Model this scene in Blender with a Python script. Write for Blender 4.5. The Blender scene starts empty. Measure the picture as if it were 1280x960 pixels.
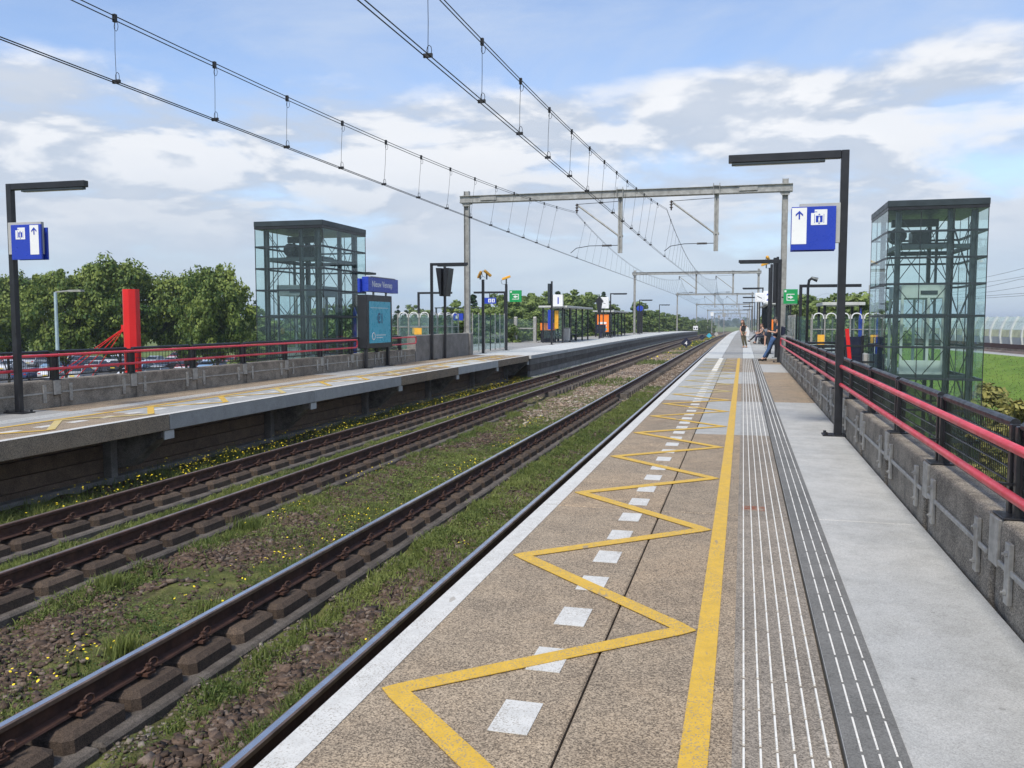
import bpy, bmesh, math, random
import numpy as np
from math import radians, sin, cos, pi, atan, tan, sqrt, floor
from mathutils import Vector, Matrix
S = bpy.context.scene
C = S.collection
rnd = random.Random(7)

# ------------------------------------------------------------------ camera
CAM_H = 1.5
cam_d = bpy.data.cameras.new('camera'); cam = bpy.data.objects.new('camera', cam_d); C.objects.link(cam)
cam_d.sensor_fit = 'HORIZONTAL'; cam_d.sensor_width = 36.0; cam_d.lens = 30.375
cam_d.clip_start = 0.05; cam_d.clip_end = 9000
cam.location = (0, 0, CAM_H)
cam.rotation_euler = (radians(90 - 4.21), 0, radians(14.942))
S.camera = cam

# ------------------------------------------------------------------ world, sun, exposure
SUN_EL, SUN_AZ = radians(52), radians(188)      # azimuth measured clockwise from +Y (track direction)
w = bpy.data.worlds.new('World'); S.world = w; w.use_nodes = True
def build_world():
    nt = w.node_tree; N = nt.nodes; L = nt.links; N.clear()
    out = N.new('ShaderNodeOutputWorld'); bg = N.new('ShaderNodeBackground'); bg.inputs[1].default_value = 0.1
    L.new(bg.outputs[0], out.inputs[0])
    sky = N.new('ShaderNodeTexSky'); sky.sky_type = 'NISHITA'; sky.sun_disc = False
    sky.sun_elevation = SUN_EL; sky.sun_rotation = SUN_AZ
    sky.air_density = 1.0; sky.dust_density = 0.6; sky.ozone_density = 1.6
    tc = N.new('ShaderNodeTexCoord'); sep = N.new('ShaderNodeSeparateXYZ'); L.new(tc.outputs['Generated'], sep.inputs[0])
    def M(op, a, b=None, c=None, clamp=False):
        n = N.new('ShaderNodeMath'); n.operation = op; n.use_clamp = clamp
        for i, v in enumerate((a, b, c)):
            if v is None: continue
            if isinstance(v, (int, float)): n.inputs[i].default_value = v
            else: L.new(v, n.inputs[i])
        return n.outputs[0]
    def SM(v, a, b, o0=0.0, o1=1.0):
        n = N.new('ShaderNodeMapRange'); n.interpolation_type = 'SMOOTHSTEP'
        L.new(v, n.inputs[0]); n.inputs[1].default_value = a; n.inputs[2].default_value = b
        n.inputs[3].default_value = o0; n.inputs[4].default_value = o1; return n.outputs[0]
    z = sep.outputs[2]
    zc = M('MAXIMUM', z, 0.0)
    def dirvec(dz, sx, sy, sz, off):
        cb = N.new('ShaderNodeCombineXYZ')
        k = M('DIVIDE', 1.0, M('ADD', zc, 0.24))     # flatten towards the horizon
        L.new(M('MULTIPLY_ADD', M('MULTIPLY', sep.outputs[0], k), sx, off), cb.inputs[0])
        L.new(M('MULTIPLY', M('MULTIPLY', sep.outputs[1], k), sy), cb.inputs[1])
        L.new(M('MULTIPLY', M('ADD', z, dz), sz), cb.inputs[2])
        return cb.outputs[0]
    def noise(vec, scale, det=8, rough=0.55, dist=0.0):
        n = N.new('ShaderNodeTexNoise'); n.inputs['Scale'].default_value = scale
        n.inputs['Detail'].default_value = det; n.inputs['Roughness'].default_value = rough
        n.inputs['Distortion'].default_value = dist
        L.new(vec, n.inputs['Vector']); return n.outputs[0]
    OX = 2.35
    v0 = dirvec(0.0, 1.15, 1.15, 4.2, OX); v1 = dirvec(0.026, 1.15, 1.15, 4.2, OX)
    n0 = noise(v0, 1.9, 10, 0.52, 0.2); n1 = noise(v1, 1.9, 6, 0.5, 0.2)
    # cumulus bank low in the sky, thin veil above
    x = sep.outputs[0]
    lim = M('MULTIPLY_ADD', x, 0.05, 0.268)           # the bank stands higher to the right
    bank = SM(M('SUBTRACT', z, lim), -0.05, 0.05, 0.165, -0.12)
    cov = SM(M('ADD', n0, bank), 0.455, 0.66)
    rim = SM(M('SUBTRACT', n0, n1), -0.03, 0.065)     # sunlit tops, grey undersides
    low = SM(z, 0.05, 0.20)
    bright = M('MULTIPLY_ADD', M('MULTIPLY', rim, low), 0.80, 0.0)
    ccol = N.new('ShaderNodeMix'); ccol.data_type = 'RGBA'
    ccol.inputs[6].default_value = (3.75, 4.25, 5.05, 1); ccol.inputs[7].default_value = (6.9, 6.9, 6.95, 1)
    L.new(M('ADD', bright, SM(n1, 0.40, 0.75, 0.0, 0.25), clamp=True), ccol.inputs[0])
    # veil of thin high cloud
    v2 = dirvec(0.0, 0.6, 0.6, 3.0, OX + 7.3)
    veil = SM(noise(v2, 2.2, 7, 0.6, 0.4), 0.34, 0.78, 0.05, 0.95)
    base = N.new('ShaderNodeMix'); base.data_type = 'RGBA'
    tint = N.new('ShaderNodeMix'); tint.data_type = 'RGBA'; tint.blend_type = 'MULTIPLY'; tint.inputs[0].default_value = 1.0
    L.new(sky.outputs[0], tint.inputs[6]); tint.inputs[7].default_value = (1.25, 1.25, 1.35, 1)
    L.new(veil, base.inputs[0]); L.new(tint.outputs[2], base.inputs[6]); base.inputs[7].default_value = (3.9, 4.7, 6.1, 1)
    hz = N.new('ShaderNodeMix'); hz.data_type = 'RGBA'
    L.new(SM(z, 0.0, 0.16, 0.85, 0.0), hz.inputs[0]); L.new(base.outputs[2], hz.inputs[6]); hz.inputs[7].default_value = (3.2, 4.2, 5.35, 1)
    mx = N.new('ShaderNodeMix'); mx.data_type = 'RGBA'
    L.new(M('MULTIPLY', cov, SM(z, 0.0, 0.12, 0.35, 0.92)), mx.inputs[0]); L.new(hz.outputs[2], mx.inputs[6]); L.new(ccol.outputs[2], mx.inputs[7])
    L.new(mx.outputs[2], bg.inputs[0])
build_world()
sun_d = bpy.data.lights.new('sun', 'SUN'); sun_d.energy = 2.6; sun_d.angle = radians(11); sun_d.color = (1.0, 0.94, 0.85)
sun = bpy.data.objects.new('sun', sun_d); C.objects.link(sun)
sdir = Vector((sin(SUN_AZ) * cos(SUN_EL), cos(SUN_AZ) * cos(SUN_EL), sin(SUN_EL)))
sun.rotation_euler = sdir.to_track_quat('Z', 'Y').to_euler()
S.view_settings.view_transform = 'Standard'; S.view_settings.look = 'None'
S.view_settings.exposure = 0.55; S.view_settings.gamma = 1.0
S.render.engine = 'CYCLES'
S.cycles.max_bounces = 8; S.cycles.transparent_max_bounces = 24

# ------------------------------------------------------------------ projective helpers for measuring places
def drop(y):
    """The line runs over a gentle crest: height lost at distance y."""
    if y < 60: return 0.0
    if y < 150: return 5e-5 * (y - 60) ** 2
    return 0.405 + 0.009 * (y - 150)

# ------------------------------------------------------------------ materials
MATS = {}
def nodes_of(name):
    m = bpy.data.materials.new(name); m.use_nodes = True
    return m, m.node_tree, m.node_tree.nodes['Principled BSDF']
def mixrgb(nt, fac, a, b, blend='MIX'):
    n = nt.nodes.new('ShaderNodeMix'); n.data_type = 'RGBA'; n.blend_type = blend
    for i, v in ((0, fac), (6, a), (7, b)):
        if hasattr(v, 'is_linked') or hasattr(v, 'links'): nt.links.new(v, n.inputs[i])
        elif i == 0: n.inputs[0].default_value = v
        else: n.inputs[i].default_value = tuple(v) + ((1,) if len(v) == 3 else ())
    return n.outputs[2]
def coord(nt, rand=False, scale=(1, 1, 1)):
    tc = nt.nodes.new('ShaderNodeTexCoord'); o = tc.outputs['Object']
    if rand:
        oi = nt.nodes.new('ShaderNodeObjectInfo'); va = nt.nodes.new('ShaderNodeVectorMath'); va.operation = 'MULTIPLY_ADD'
        cb = nt.nodes.new('ShaderNodeCombineXYZ'); 
        for i in range(3): nt.links.new(oi.outputs['Random'], cb.inputs[i])
        nt.links.new(cb.outputs[0], va.inputs[0]); va.inputs[1].default_value = (37, 91, 53); nt.links.new(o, va.inputs[2]); o = va.outputs[0]
    mp = nt.nodes.new('ShaderNodeMapping'); mp.inputs['Scale'].default_value = scale
    nt.links.new(o, mp.inputs[0]); return mp.outputs[0]
def noise(nt, vec, scale, det=4, rough=0.6, ramp=None):
    n = nt.nodes.new('ShaderNodeTexNoise'); n.inputs['Scale'].default_value = scale; n.inputs['Detail'].default_value = det
    n.inputs['Roughness'].default_value = rough; nt.links.new(vec, n.inputs['Vector'])
    if not ramp: return n.outputs[0]
    r = nt.nodes.new('ShaderNodeMapRange'); r.interpolation_type = 'SMOOTHSTEP'
    nt.links.new(n.outputs[0], r.inputs[0]); r.inputs[1].default_value = ramp[0]; r.inputs[2].default_value = ramp[1]
    if len(ramp) > 2: r.inputs[3].default_value = ramp[2]; r.inputs[4].default_value = ramp[3]
    return r.outputs[0]
def speck(nt, vec, scale, ramp):
    n = nt.nodes.new('ShaderNodeTexVoronoi'); n.inputs['Scale'].default_value = scale; nt.links.new(vec, n.inputs['Vector'])
    sp = nt.nodes.new('ShaderNodeSeparateColor'); nt.links.new(n.outputs['Color'], sp.inputs[0])
    r = nt.nodes.new('ShaderNodeMapRange'); nt.links.new(sp.outputs[0], r.inputs[0]); r.inputs[1].default_value = ramp[0]; r.inputs[2].default_value = ramp[1]
    return r.outputs[0]
def bump(nt, b, h, strength=0.4, dist=0.01):
    n = nt.nodes.new('ShaderNodeBump'); n.inputs['Strength'].default_value = strength; n.inputs['Distance'].default_value = dist
    nt.links.new(h, n.inputs['Height']); nt.links.new(n.outputs[0], b.inputs['Normal'])

def flat(name, col, rough=0.5, metal=0.0, var=0.12, scale=6.0, dirt=None, bumps=0.0, rand=True):
    """Painted or plain surface with slight mottling and, if asked, patches of dirt."""
    if name in MATS: return MATS[name]
    m, nt, b = nodes_of(name)
    v = coord(nt, rand)
    d = noise(nt, v, scale, 5, 0.6, (0.3, 0.7))
    lo = tuple(c * (1 - var) for c in col); hi = tuple(min(1, c * (1 + var)) for c in col)
    c = mixrgb(nt, d, lo, hi)
    if dirt:
        dn = noise(nt, v, dirt[1], 6, 0.7, (dirt[2], dirt[3])); c = mixrgb(nt, dn, c, dirt[0])
    nt.links.new(c, b.inputs['Base Color']); b.inputs['Roughness'].default_value = rough; b.inputs['Metallic'].default_value = metal
    r = noise(nt, v, scale * 3, 3, 0.6, (0.2, 0.8, max(0.05, rough - 0.12), min(1, rough + 0.12))); nt.links.new(r, b.inputs['Roughness'])
    if bumps: bump(nt, b, noise(nt, v, scale * 12, 4, 0.7), bumps, 0.004)
    MATS[name] = m; return m

def concrete(name, base, dark, warm, aggr=0.5, stain=0.5, sc=1.0, bumps=0.5):
    """Concrete with exposed aggregate, stains and small pits."""
    if name in MATS: return MATS[name]
    m, nt, b = nodes_of(name); v = coord(nt, True)
    big = noise(nt, v, 0.55 * sc, 6, 0.65, (0.35, 0.68)); mid = noise(nt, v, 3.5 * sc, 6, 0.7, (0.35, 0.7))
    c = mixrgb(nt, big, base, warm)
    k = nt.nodes.new('ShaderNodeMath'); k.operation = 'MULTIPLY'; nt.links.new(mid, k.inputs[0]); k.inputs[1].default_value = stain
    c = mixrgb(nt, k.outputs[0], c, dark)
    s1 = speck(nt, v, 170 * sc, (0.0, 1.0)); s2 = speck(nt, v, 210 * sc, (0.82, 0.86)); s3 = speck(nt, v, 150 * sc, (0.86, 0.9))
    k2 = nt.nodes.new('ShaderNodeMapRange'); nt.links.new(s1, k2.inputs[0]); k2.inputs[3].default_value = 1 - 0.55 * aggr; k2.inputs[4].default_value = 1 + 0.55 * aggr
    cc = nt.nodes.new('ShaderNodeCombineColor')
    for i in range(3): nt.links.new(k2.outputs[0], cc.inputs[i])
    c = mixrgb(nt, 1.0, c, cc.outputs[0], 'MULTIPLY')
    gv = nt.nodes.new('ShaderNodeTexVoronoi'); gv.inputs['Scale'].default_value = 4.2; nt.links.new(v, gv.inputs['Vector'])
    gs = nt.nodes.new('ShaderNodeSeparateColor'); nt.links.new(gv.outputs['Color'], gs.inputs[0])
    gr = nt.nodes.new('ShaderNodeMath'); gr.operation = 'MULTIPLY'; nt.links.new(gs.outputs[0], gr.inputs[0]); gr.inputs[1].default_value = 0.075
    gm = nt.nodes.new('ShaderNodeMath'); gm.operation = 'SUBTRACT'; nt.links.new(gr.outputs[0], gm.inputs[0]); nt.links.new(gv.outputs['Distance'], gm.inputs[1])
    gk = nt.nodes.new('ShaderNodeMapRange'); nt.links.new(gm.outputs[0], gk.inputs[0]); gk.inputs[1].default_value = 0.0; gk.inputs[2].default_value = 0.02; gk.inputs[4].default_value = 0.45
    c = mixrgb(nt, gk.outputs[0], c, tuple(x * 0.7 for x in dark))
    st_ = noise(nt, v, 1.3 * sc, 5, 0.75, (0.56, 0.74, 0.0, 0.35)); c = mixrgb(nt, st_, c, tuple(x * 1.1 for x in dark))
    for s, col, amt in ((s2, dark, 0.55 * aggr + 0.08), (s3, tuple(min(1, x * 1.6) for x in base), 0.5 * aggr + 0.05)):
        q = nt.nodes.new('ShaderNodeMath'); q.operation = 'MULTIPLY'; nt.links.new(s, q.inputs[0]); q.inputs[1].default_value = amt
        c = mixrgb(nt, q.outputs[0], c, tuple(x * (0.35 if col is dark else 1) for x in col))
    oi = nt.nodes.new('ShaderNodeObjectInfo'); mr = nt.nodes.new('ShaderNodeMapRange'); nt.links.new(oi.outputs['Random'], mr.inputs[0]); mr.inputs[3].default_value = 0.90; mr.inputs[4].default_value = 1.08
    c3 = nt.nodes.new('ShaderNodeCombineColor')
    for i in range(3): nt.links.new(mr.outputs[0], c3.inputs[i])
    c = mixrgb(nt, 1.0, c, c3.outputs[0], 'MULTIPLY')
    nt.links.new(c, b.inputs['Base Color']); b.inputs['Roughness'].default_value = 0.88
    b.inputs['Specular IOR Level'].default_value = 0.3
    bump(nt, b, s1, bumps, 0.003)
    MATS[name] = m; return m

def paint_mat(name, col, under, wear=0.45):
    """Road paint worn through to the aggregate below."""
    if name in MATS: return MATS[name]
    m, nt, b = nodes_of(name); v = coord(nt, False)
    a = speck(nt, v, 190, (0.70, 0.95)); n = noise(nt, v, 2.2, 5, 0.7, (0.36, 0.66, 0.22, 1.0))
    k = nt.nodes.new('ShaderNodeMath'); k.operation = 'MULTIPLY'; nt.links.new(a, k.inputs[0]); nt.links.new(n, k.inputs[1])
    k2 = nt.nodes.new('ShaderNodeMath'); k2.operation = 'MULTIPLY'; nt.links.new(k.outputs[0], k2.inputs[0]); k2.inputs[1].default_value = wear * 1.6
    c = mixrgb(nt, noise(nt, v, 14, 4, 0.6, (0.3, 0.7)), tuple(x * 0.86 for x in col), col)
    sc = noise(nt, coord(nt, False, (1, 0.35, 1)), 9, 3, 0.5, (0.68, 0.71)); kk = nt.nodes.new('ShaderNodeMath'); kk.operation = 'MULTIPLY'; kk.inputs[1].default_value = wear
    nt.links.new(sc, kk.inputs[0]); mxx = nt.nodes.new('ShaderNodeMath'); mxx.operation = 'MAXIMUM'; nt.links.new(kk.outputs[0], mxx.inputs[0]); nt.links.new(k2.outputs[0], mxx.inputs[1]); mxx.use_clamp = True
    c = mixrgb(nt, mxx.outputs[0], c, under); nt.links.new(c, b.inputs['Base Color']); b.inputs['Roughness'].default_value = 0.7
    bump(nt, b, a, 0.25, 0.002)
    MATS[name] = m; return m

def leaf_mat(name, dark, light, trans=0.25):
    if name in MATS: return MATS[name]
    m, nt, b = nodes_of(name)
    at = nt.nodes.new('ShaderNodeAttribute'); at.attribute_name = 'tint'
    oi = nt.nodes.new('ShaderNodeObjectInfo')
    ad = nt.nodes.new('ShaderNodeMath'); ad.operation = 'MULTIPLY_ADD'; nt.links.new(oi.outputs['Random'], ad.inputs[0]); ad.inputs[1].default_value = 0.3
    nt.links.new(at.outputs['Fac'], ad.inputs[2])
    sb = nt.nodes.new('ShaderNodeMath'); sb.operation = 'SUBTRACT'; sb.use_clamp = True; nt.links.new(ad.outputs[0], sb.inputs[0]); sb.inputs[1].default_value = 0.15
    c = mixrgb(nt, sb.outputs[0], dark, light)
    nt.links.new(c, b.inputs['Base Color']); b.inputs['Roughness'].default_value = 0.6; b.inputs['Specular IOR Level'].default_value = 0.25
    tr = nt.nodes.new('ShaderNodeBsdfTranslucent'); nt.links.new(c, tr.inputs[0])
    ms = nt.nodes.new('ShaderNodeMixShader'); ms.inputs[0].default_value = trans
    o = nt.nodes['Material Output']; nt.links.new(b.outputs[0], ms.inputs[1]); nt.links.new(tr.outputs[0], ms.inputs[2]); nt.links.new(ms.outputs[0], o.inputs[0])
    MATS[name] = m; return m

def glass_mat(name, tint, alpha=0.25, rough=0.03, edge=0.9):
    """Thin tinted pane: mostly see-through, with a fresnel reflection."""
    if name in MATS: return MATS[name]
    m = bpy.data.materials.new(name); m.use_nodes = True; nt = m.node_tree; nt.nodes.clear()
    o = nt.nodes.new('ShaderNodeOutputMaterial'); t = nt.nodes.new('ShaderNodeBsdfTransparent'); t.inputs[0].default_value = tint + (1,)
    g = nt.nodes.new('ShaderNodeBsdfGlossy'); g.inputs['Roughness'].default_value = rough; g.inputs[0].default_value = (0.9, 0.97, 0.97, 1)
    d = nt.nodes.new('ShaderNodeBsdfDiffuse'); d.inputs[0].default_value = (0.30, 0.42, 0.42, 1)
    f = nt.nodes.new('ShaderNodeFresnel'); f.inputs[0].default_value = 1.45
    m1 = nt.nodes.new('ShaderNodeMixShader'); m1.inputs[0].default_value = alpha
    nt.links.new(t.outputs[0], m1.inputs[1]); nt.links.new(d.outputs[0], m1.inputs[2])
    ge = nt.nodes.new('ShaderNodeNewGeometry'); inv = nt.nodes.new('ShaderNodeMath'); inv.operation = 'SUBTRACT'; inv.inputs[0].default_value = 1.0; nt.links.new(ge.outputs['Backfacing'], inv.inputs[1])
    mu = nt.nodes.new('ShaderNodeMath'); mu.operation = 'MULTIPLY'; nt.links.new(f.outputs[0], mu.inputs[0]); nt.links.new(inv.outputs[0], mu.inputs[1])
    m2 = nt.nodes.new('ShaderNodeMixShader'); nt.links.new(mu.outputs[0], m2.inputs[0]); nt.links.new(m1.outputs[0], m2.inputs[1]); nt.links.new(g.outputs[0], m2.inputs[2])
    nt.links.new(m2.outputs[0], o.inputs[0]); MATS[name] = m; return m

def ground_mat():
    """Track bed soil: dark ballast fines, moss patches, sandy ballast farther along."""
    m, nt, b = nodes_of('track_bed_soil'); v = coord(nt, False)
    n1 = noise(nt, v, 0.9, 6, 0.7, (0.36, 0.56)); n2 = noise(nt, v, 5, 6, 0.75, (0.4, 0.65)); n3 = noise(nt, v, 38, 4, 0.7, (0.3, 0.75))
    soil = mixrgb(nt, n2, (0.10, 0.075, 0.055), (0.19, 0.145, 0.105))
    soil = mixrgb(nt, n3, soil, (0.045, 0.032, 0.025))
    moss = mixrgb(nt, n2, (0.085, 0.10, 0.028), (0.17, 0.175, 0.055))
    c = mixrgb(nt, n1, soil, moss)
    sand = mixrgb(nt, n2, (0.17, 0.125, 0.090), (0.30, 0.235, 0.17))
    sp = nt.nodes.new('ShaderNodeSeparateXYZ'); nt.links.new(v, sp.inputs[0])
    r = nt.nodes.new('ShaderNodeMapRange'); r.interpolation_type = 'SMOOTHSTEP'; 
    k = nt.nodes.new('ShaderNodeMath'); k.operation = 'MULTIPLY_ADD'; nt.links.new(n1, k.inputs[0]); k.inputs[1].default_value = 7.0; nt.links.new(sp.outputs[1], k.inputs[2])
    nt.links.new(k.outputs[0], r.inputs[0]); r.inputs[1].default_value = 27; r.inputs[2].default_value = 42
    k2 = nt.nodes.new('ShaderNodeMath'); k2.operation = 'MULTIPLY'; nt.links.new(r.outputs[0], k2.inputs[0]); k2.inputs[1].default_value = 0.85
    c = mixrgb(nt, k2.outputs[0], c, sand)
    nt.links.new(c, b.inputs['Base Color']); b.inputs['Roughness'].default_value = 0.95; b.inputs['Specular IOR Level'].default_value = 0.15
    bump(nt, b, n3, 0.7, 0.02); return m

def field_mat(name, a, bcol, c3, sc=0.2):
    m, nt, b = nodes_of(name); v = coord(nt, False)
    c = mixrgb(nt, noise(nt, v, sc, 6, 0.7, (0.35, 0.65)), a, bcol)
    c = mixrgb(nt, noise(nt, v, sc * 9, 6, 0.75, (0.45, 0.8)), c, c3)
    nt.links.new(c, b.inputs['Base Color']); b.inputs['Roughness'].default_value = 0.95; b.inputs['Specular IOR Level'].default_value = 0.1
    bump(nt, b, noise(nt, v, sc * 30, 5, 0.8), 0.6, 0.05); return m

BROWN = concrete('brown_aggregate_concrete', (0.318, 0.256, 0.182), (0.125, 0.102, 0.078), (0.375, 0.28, 0.182), 1.0, 0.45, 1.0)
GREY = concrete('smooth_grey_concrete', (0.385, 0.388, 0.37), (0.22, 0.22, 0.20), (0.44, 0.435, 0.405), 0.28, 0.40, 1.2, 0.15)
MIDGREY = concrete('mid_grey_concrete', (0.30, 0.298, 0.28), (0.17, 0.165, 0.15), (0.36, 0.35, 0.325), 0.4, 0.35, 1.2, 0.2)
PALE = concrete('pale_concrete', (0.50, 0.52, 0.50), (0.30, 0.30, 0.28), (0.56, 0.56, 0.53), 0.2, 0.35, 1.1, 0.15)
DKBAND = concrete('dark_coated_concrete', (0.165, 0.165, 0.155), (0.09, 0.088, 0.08), (0.20, 0.195, 0.18), 0.35, 0.4, 1.0, 0.2)
WALLC = concrete('weathered_wall_concrete', (0.30, 0.265, 0.215), (0.095, 0.083, 0.068), (0.36, 0.32, 0.26), 0.8, 0.75, 1.0, 0.8)
GWALL = concrete('stained_grey_concrete', (0.22, 0.21, 0.195), (0.10, 0.095, 0.085), (0.27, 0.26, 0.24), 0.4, 0.6, 0.8, 0.4)
BLOCKC = concrete('rusty_block_concrete', (0.080, 0.058, 0.044), (0.035, 0.026, 0.020), (0.125, 0.090, 0.064), 0.7, 0.6, 1.0, 0.7)
SLABC = concrete('track_slab_concrete', (0.125, 0.108, 0.092), (0.05, 0.042, 0.034), (0.185, 0.16, 0.135), 0.6, 0.8, 1.0, 0.8)
BRICKD = concrete('dark_under_platform_wall', (0.19, 0.14, 0.10), (0.085, 0.065, 0.048), (0.24, 0.175, 0.125), 0.7, 0.6, 1.0, 0.6)
YEL = paint_mat('yellow_road_paint', (0.66, 0.41, 0.045), (0.33, 0.25, 0.14), 0.95)
WHT = paint_mat('white_road_paint', (0.62, 0.61, 0.565), (0.36, 0.33, 0.28), 0.85)
TACT = paint_mat('tactile_line_paint', (0.78, 0.76, 0.69), (0.42, 0.39, 0.33), 0.5)
TBAND = concrete('greyish_brown_coating', (0.255, 0.222, 0.180), (0.11, 0.098, 0.082), (0.29, 0.25, 0.20), 0.8, 0.4)
FADEY = paint_mat('faded_yellow_paint', (0.58, 0.45, 0.16), (0.40, 0.37, 0.27), 0.9)
BLACK = flat('black_painted_steel', (0.014, 0.015, 0.018), 0.38, 0.0, 0.3, 5)
DSTEEL = flat('dark_grey_steel', (0.032, 0.044, 0.050), 0.42, 0.2, 0.2, 3)
GALV = flat('galvanised_steel', (0.36, 0.355, 0.33), 0.45, 0.35, 0.2, 14, dirt=((0.22, 0.20, 0.17), 4, 0.5, 0.75))
GANTRY = flat('weathered_gantry_steel', (0.33, 0.33, 0.31), 0.5, 0.25, 0.2, 5, dirt=((0.20, 0.19, 0.165), 3, 0.5, 0.8))
RED = flat('red_painted_tube', (0.66, 0.045, 0.065), 0.40, 0.0, 0.10, 3)
PYRED = flat('red_painted_pylon', (0.66, 0.014, 0.014), 0.40, 0.0, 0.08, 1.5)
RUST = flat('rusted_rail_steel', (0.058, 0.026, 0.017), 0.75, 0.1, 0.35, 9, dirt=((0.12, 0.055, 0.032), 5, 0.45, 0.8), bumps=0.3)
RAILTOP = flat('polished_rail_top', (0.46, 0.49, 0.55), 0.27, 0.9, 0.12, 5)
RAILSIDE = flat('worn_rail_shoulder', (0.22, 0.155, 0.12), 0.45, 0.6, 0.3, 7)
RAILDULL = flat('dull_rail_top', (0.27, 0.215, 0.18), 0.42, 0.6, 0.25, 7)
BLUE = flat('blue_sign_face', (0.014, 0.045, 0.40), 0.32, 0.0, 0.05, 3)
WHITE = flat('white_sign_face', (0.78, 0.79, 0.78), 0.35, 0.0, 0.04, 3)
SGREY = flat('light_grey_sign_box', (0.42, 0.42, 0.40), 0.5, 0.1, 0.08, 4)
GREEN = flat('green_sign_face', (0.012, 0.30, 0.085), 0.35, 0.0, 0.05, 3)
ORANGE = flat('orange_panel', (0.90, 0.22, 0.02), 0.42, 0.0, 0.06, 3)
YCAM = flat('yellow_camera_housing', (0.72, 0.36, 0.025), 0.4, 0.0, 0.1, 6)
WIRE = flat('overhead_wire', (0.020, 0.020, 0.022), 0.5, 0.3, 0.1, 3)
NAVY = flat('navy_panel', (0.012, 0.016, 0.04), 0.4, 0.0, 0.2, 3)
TEAL = flat('teal_poster', (0.06, 0.42, 0.56), 0.30, 0.0, 0.05, 2)
TEALD = flat('teal_poster_dark_print', (0.02, 0.07, 0.16), 0.30, 0.0, 0.05, 2)
CERAM = flat('brown_insulator', (0.05, 0.03, 0.025), 0.25, 0.0, 0.1, 2)
PGLASS = glass_mat('greenish_tower_glass', (0.93, 0.98, 0.97), 0.022)
SGLASS = glass_mat('clear_screen_glass', (0.93, 0.965, 0.96), 0.04)
ETCH = glass_mat('etched_screen_glass', (0.84, 0.93, 0.92), 0.14)
BARK = flat('tree_bark', (0.085, 0.066, 0.05), 0.9, 0, 0.35, 12, bumps=0.6)
LEAFM = leaf_mat('maple_leaves', (0.042, 0.094, 0.024), (0.30, 0.36, 0.08))
LEAFD = leaf_mat('thicket_leaves', (0.040, 0.085, 0.024), (0.26, 0.33, 0.095))
LEAFC = leaf_mat('conifer_needles', (0.012, 0.036, 0.018), (0.055, 0.095, 0.032), 0.1)
BUSHM = leaf_mat('flowering_bush_leaves', (0.060, 0.085, 0.022), (0.36, 0.33, 0.10), 0.2)
GRASSM = leaf_mat('grass_blades', (0.050, 0.095, 0.022), (0.27, 0.30, 0.085), 0.3)
FLOWM = flat('yellow_petals', (0.86, 0.66, 0.02), 0.6, 0, 0.1, 3)
TERRA = leaf_mat('far_belt_leaves', (0.030, 0.060, 0.030), (0.10, 0.14, 0.05), 0.1)

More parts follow.
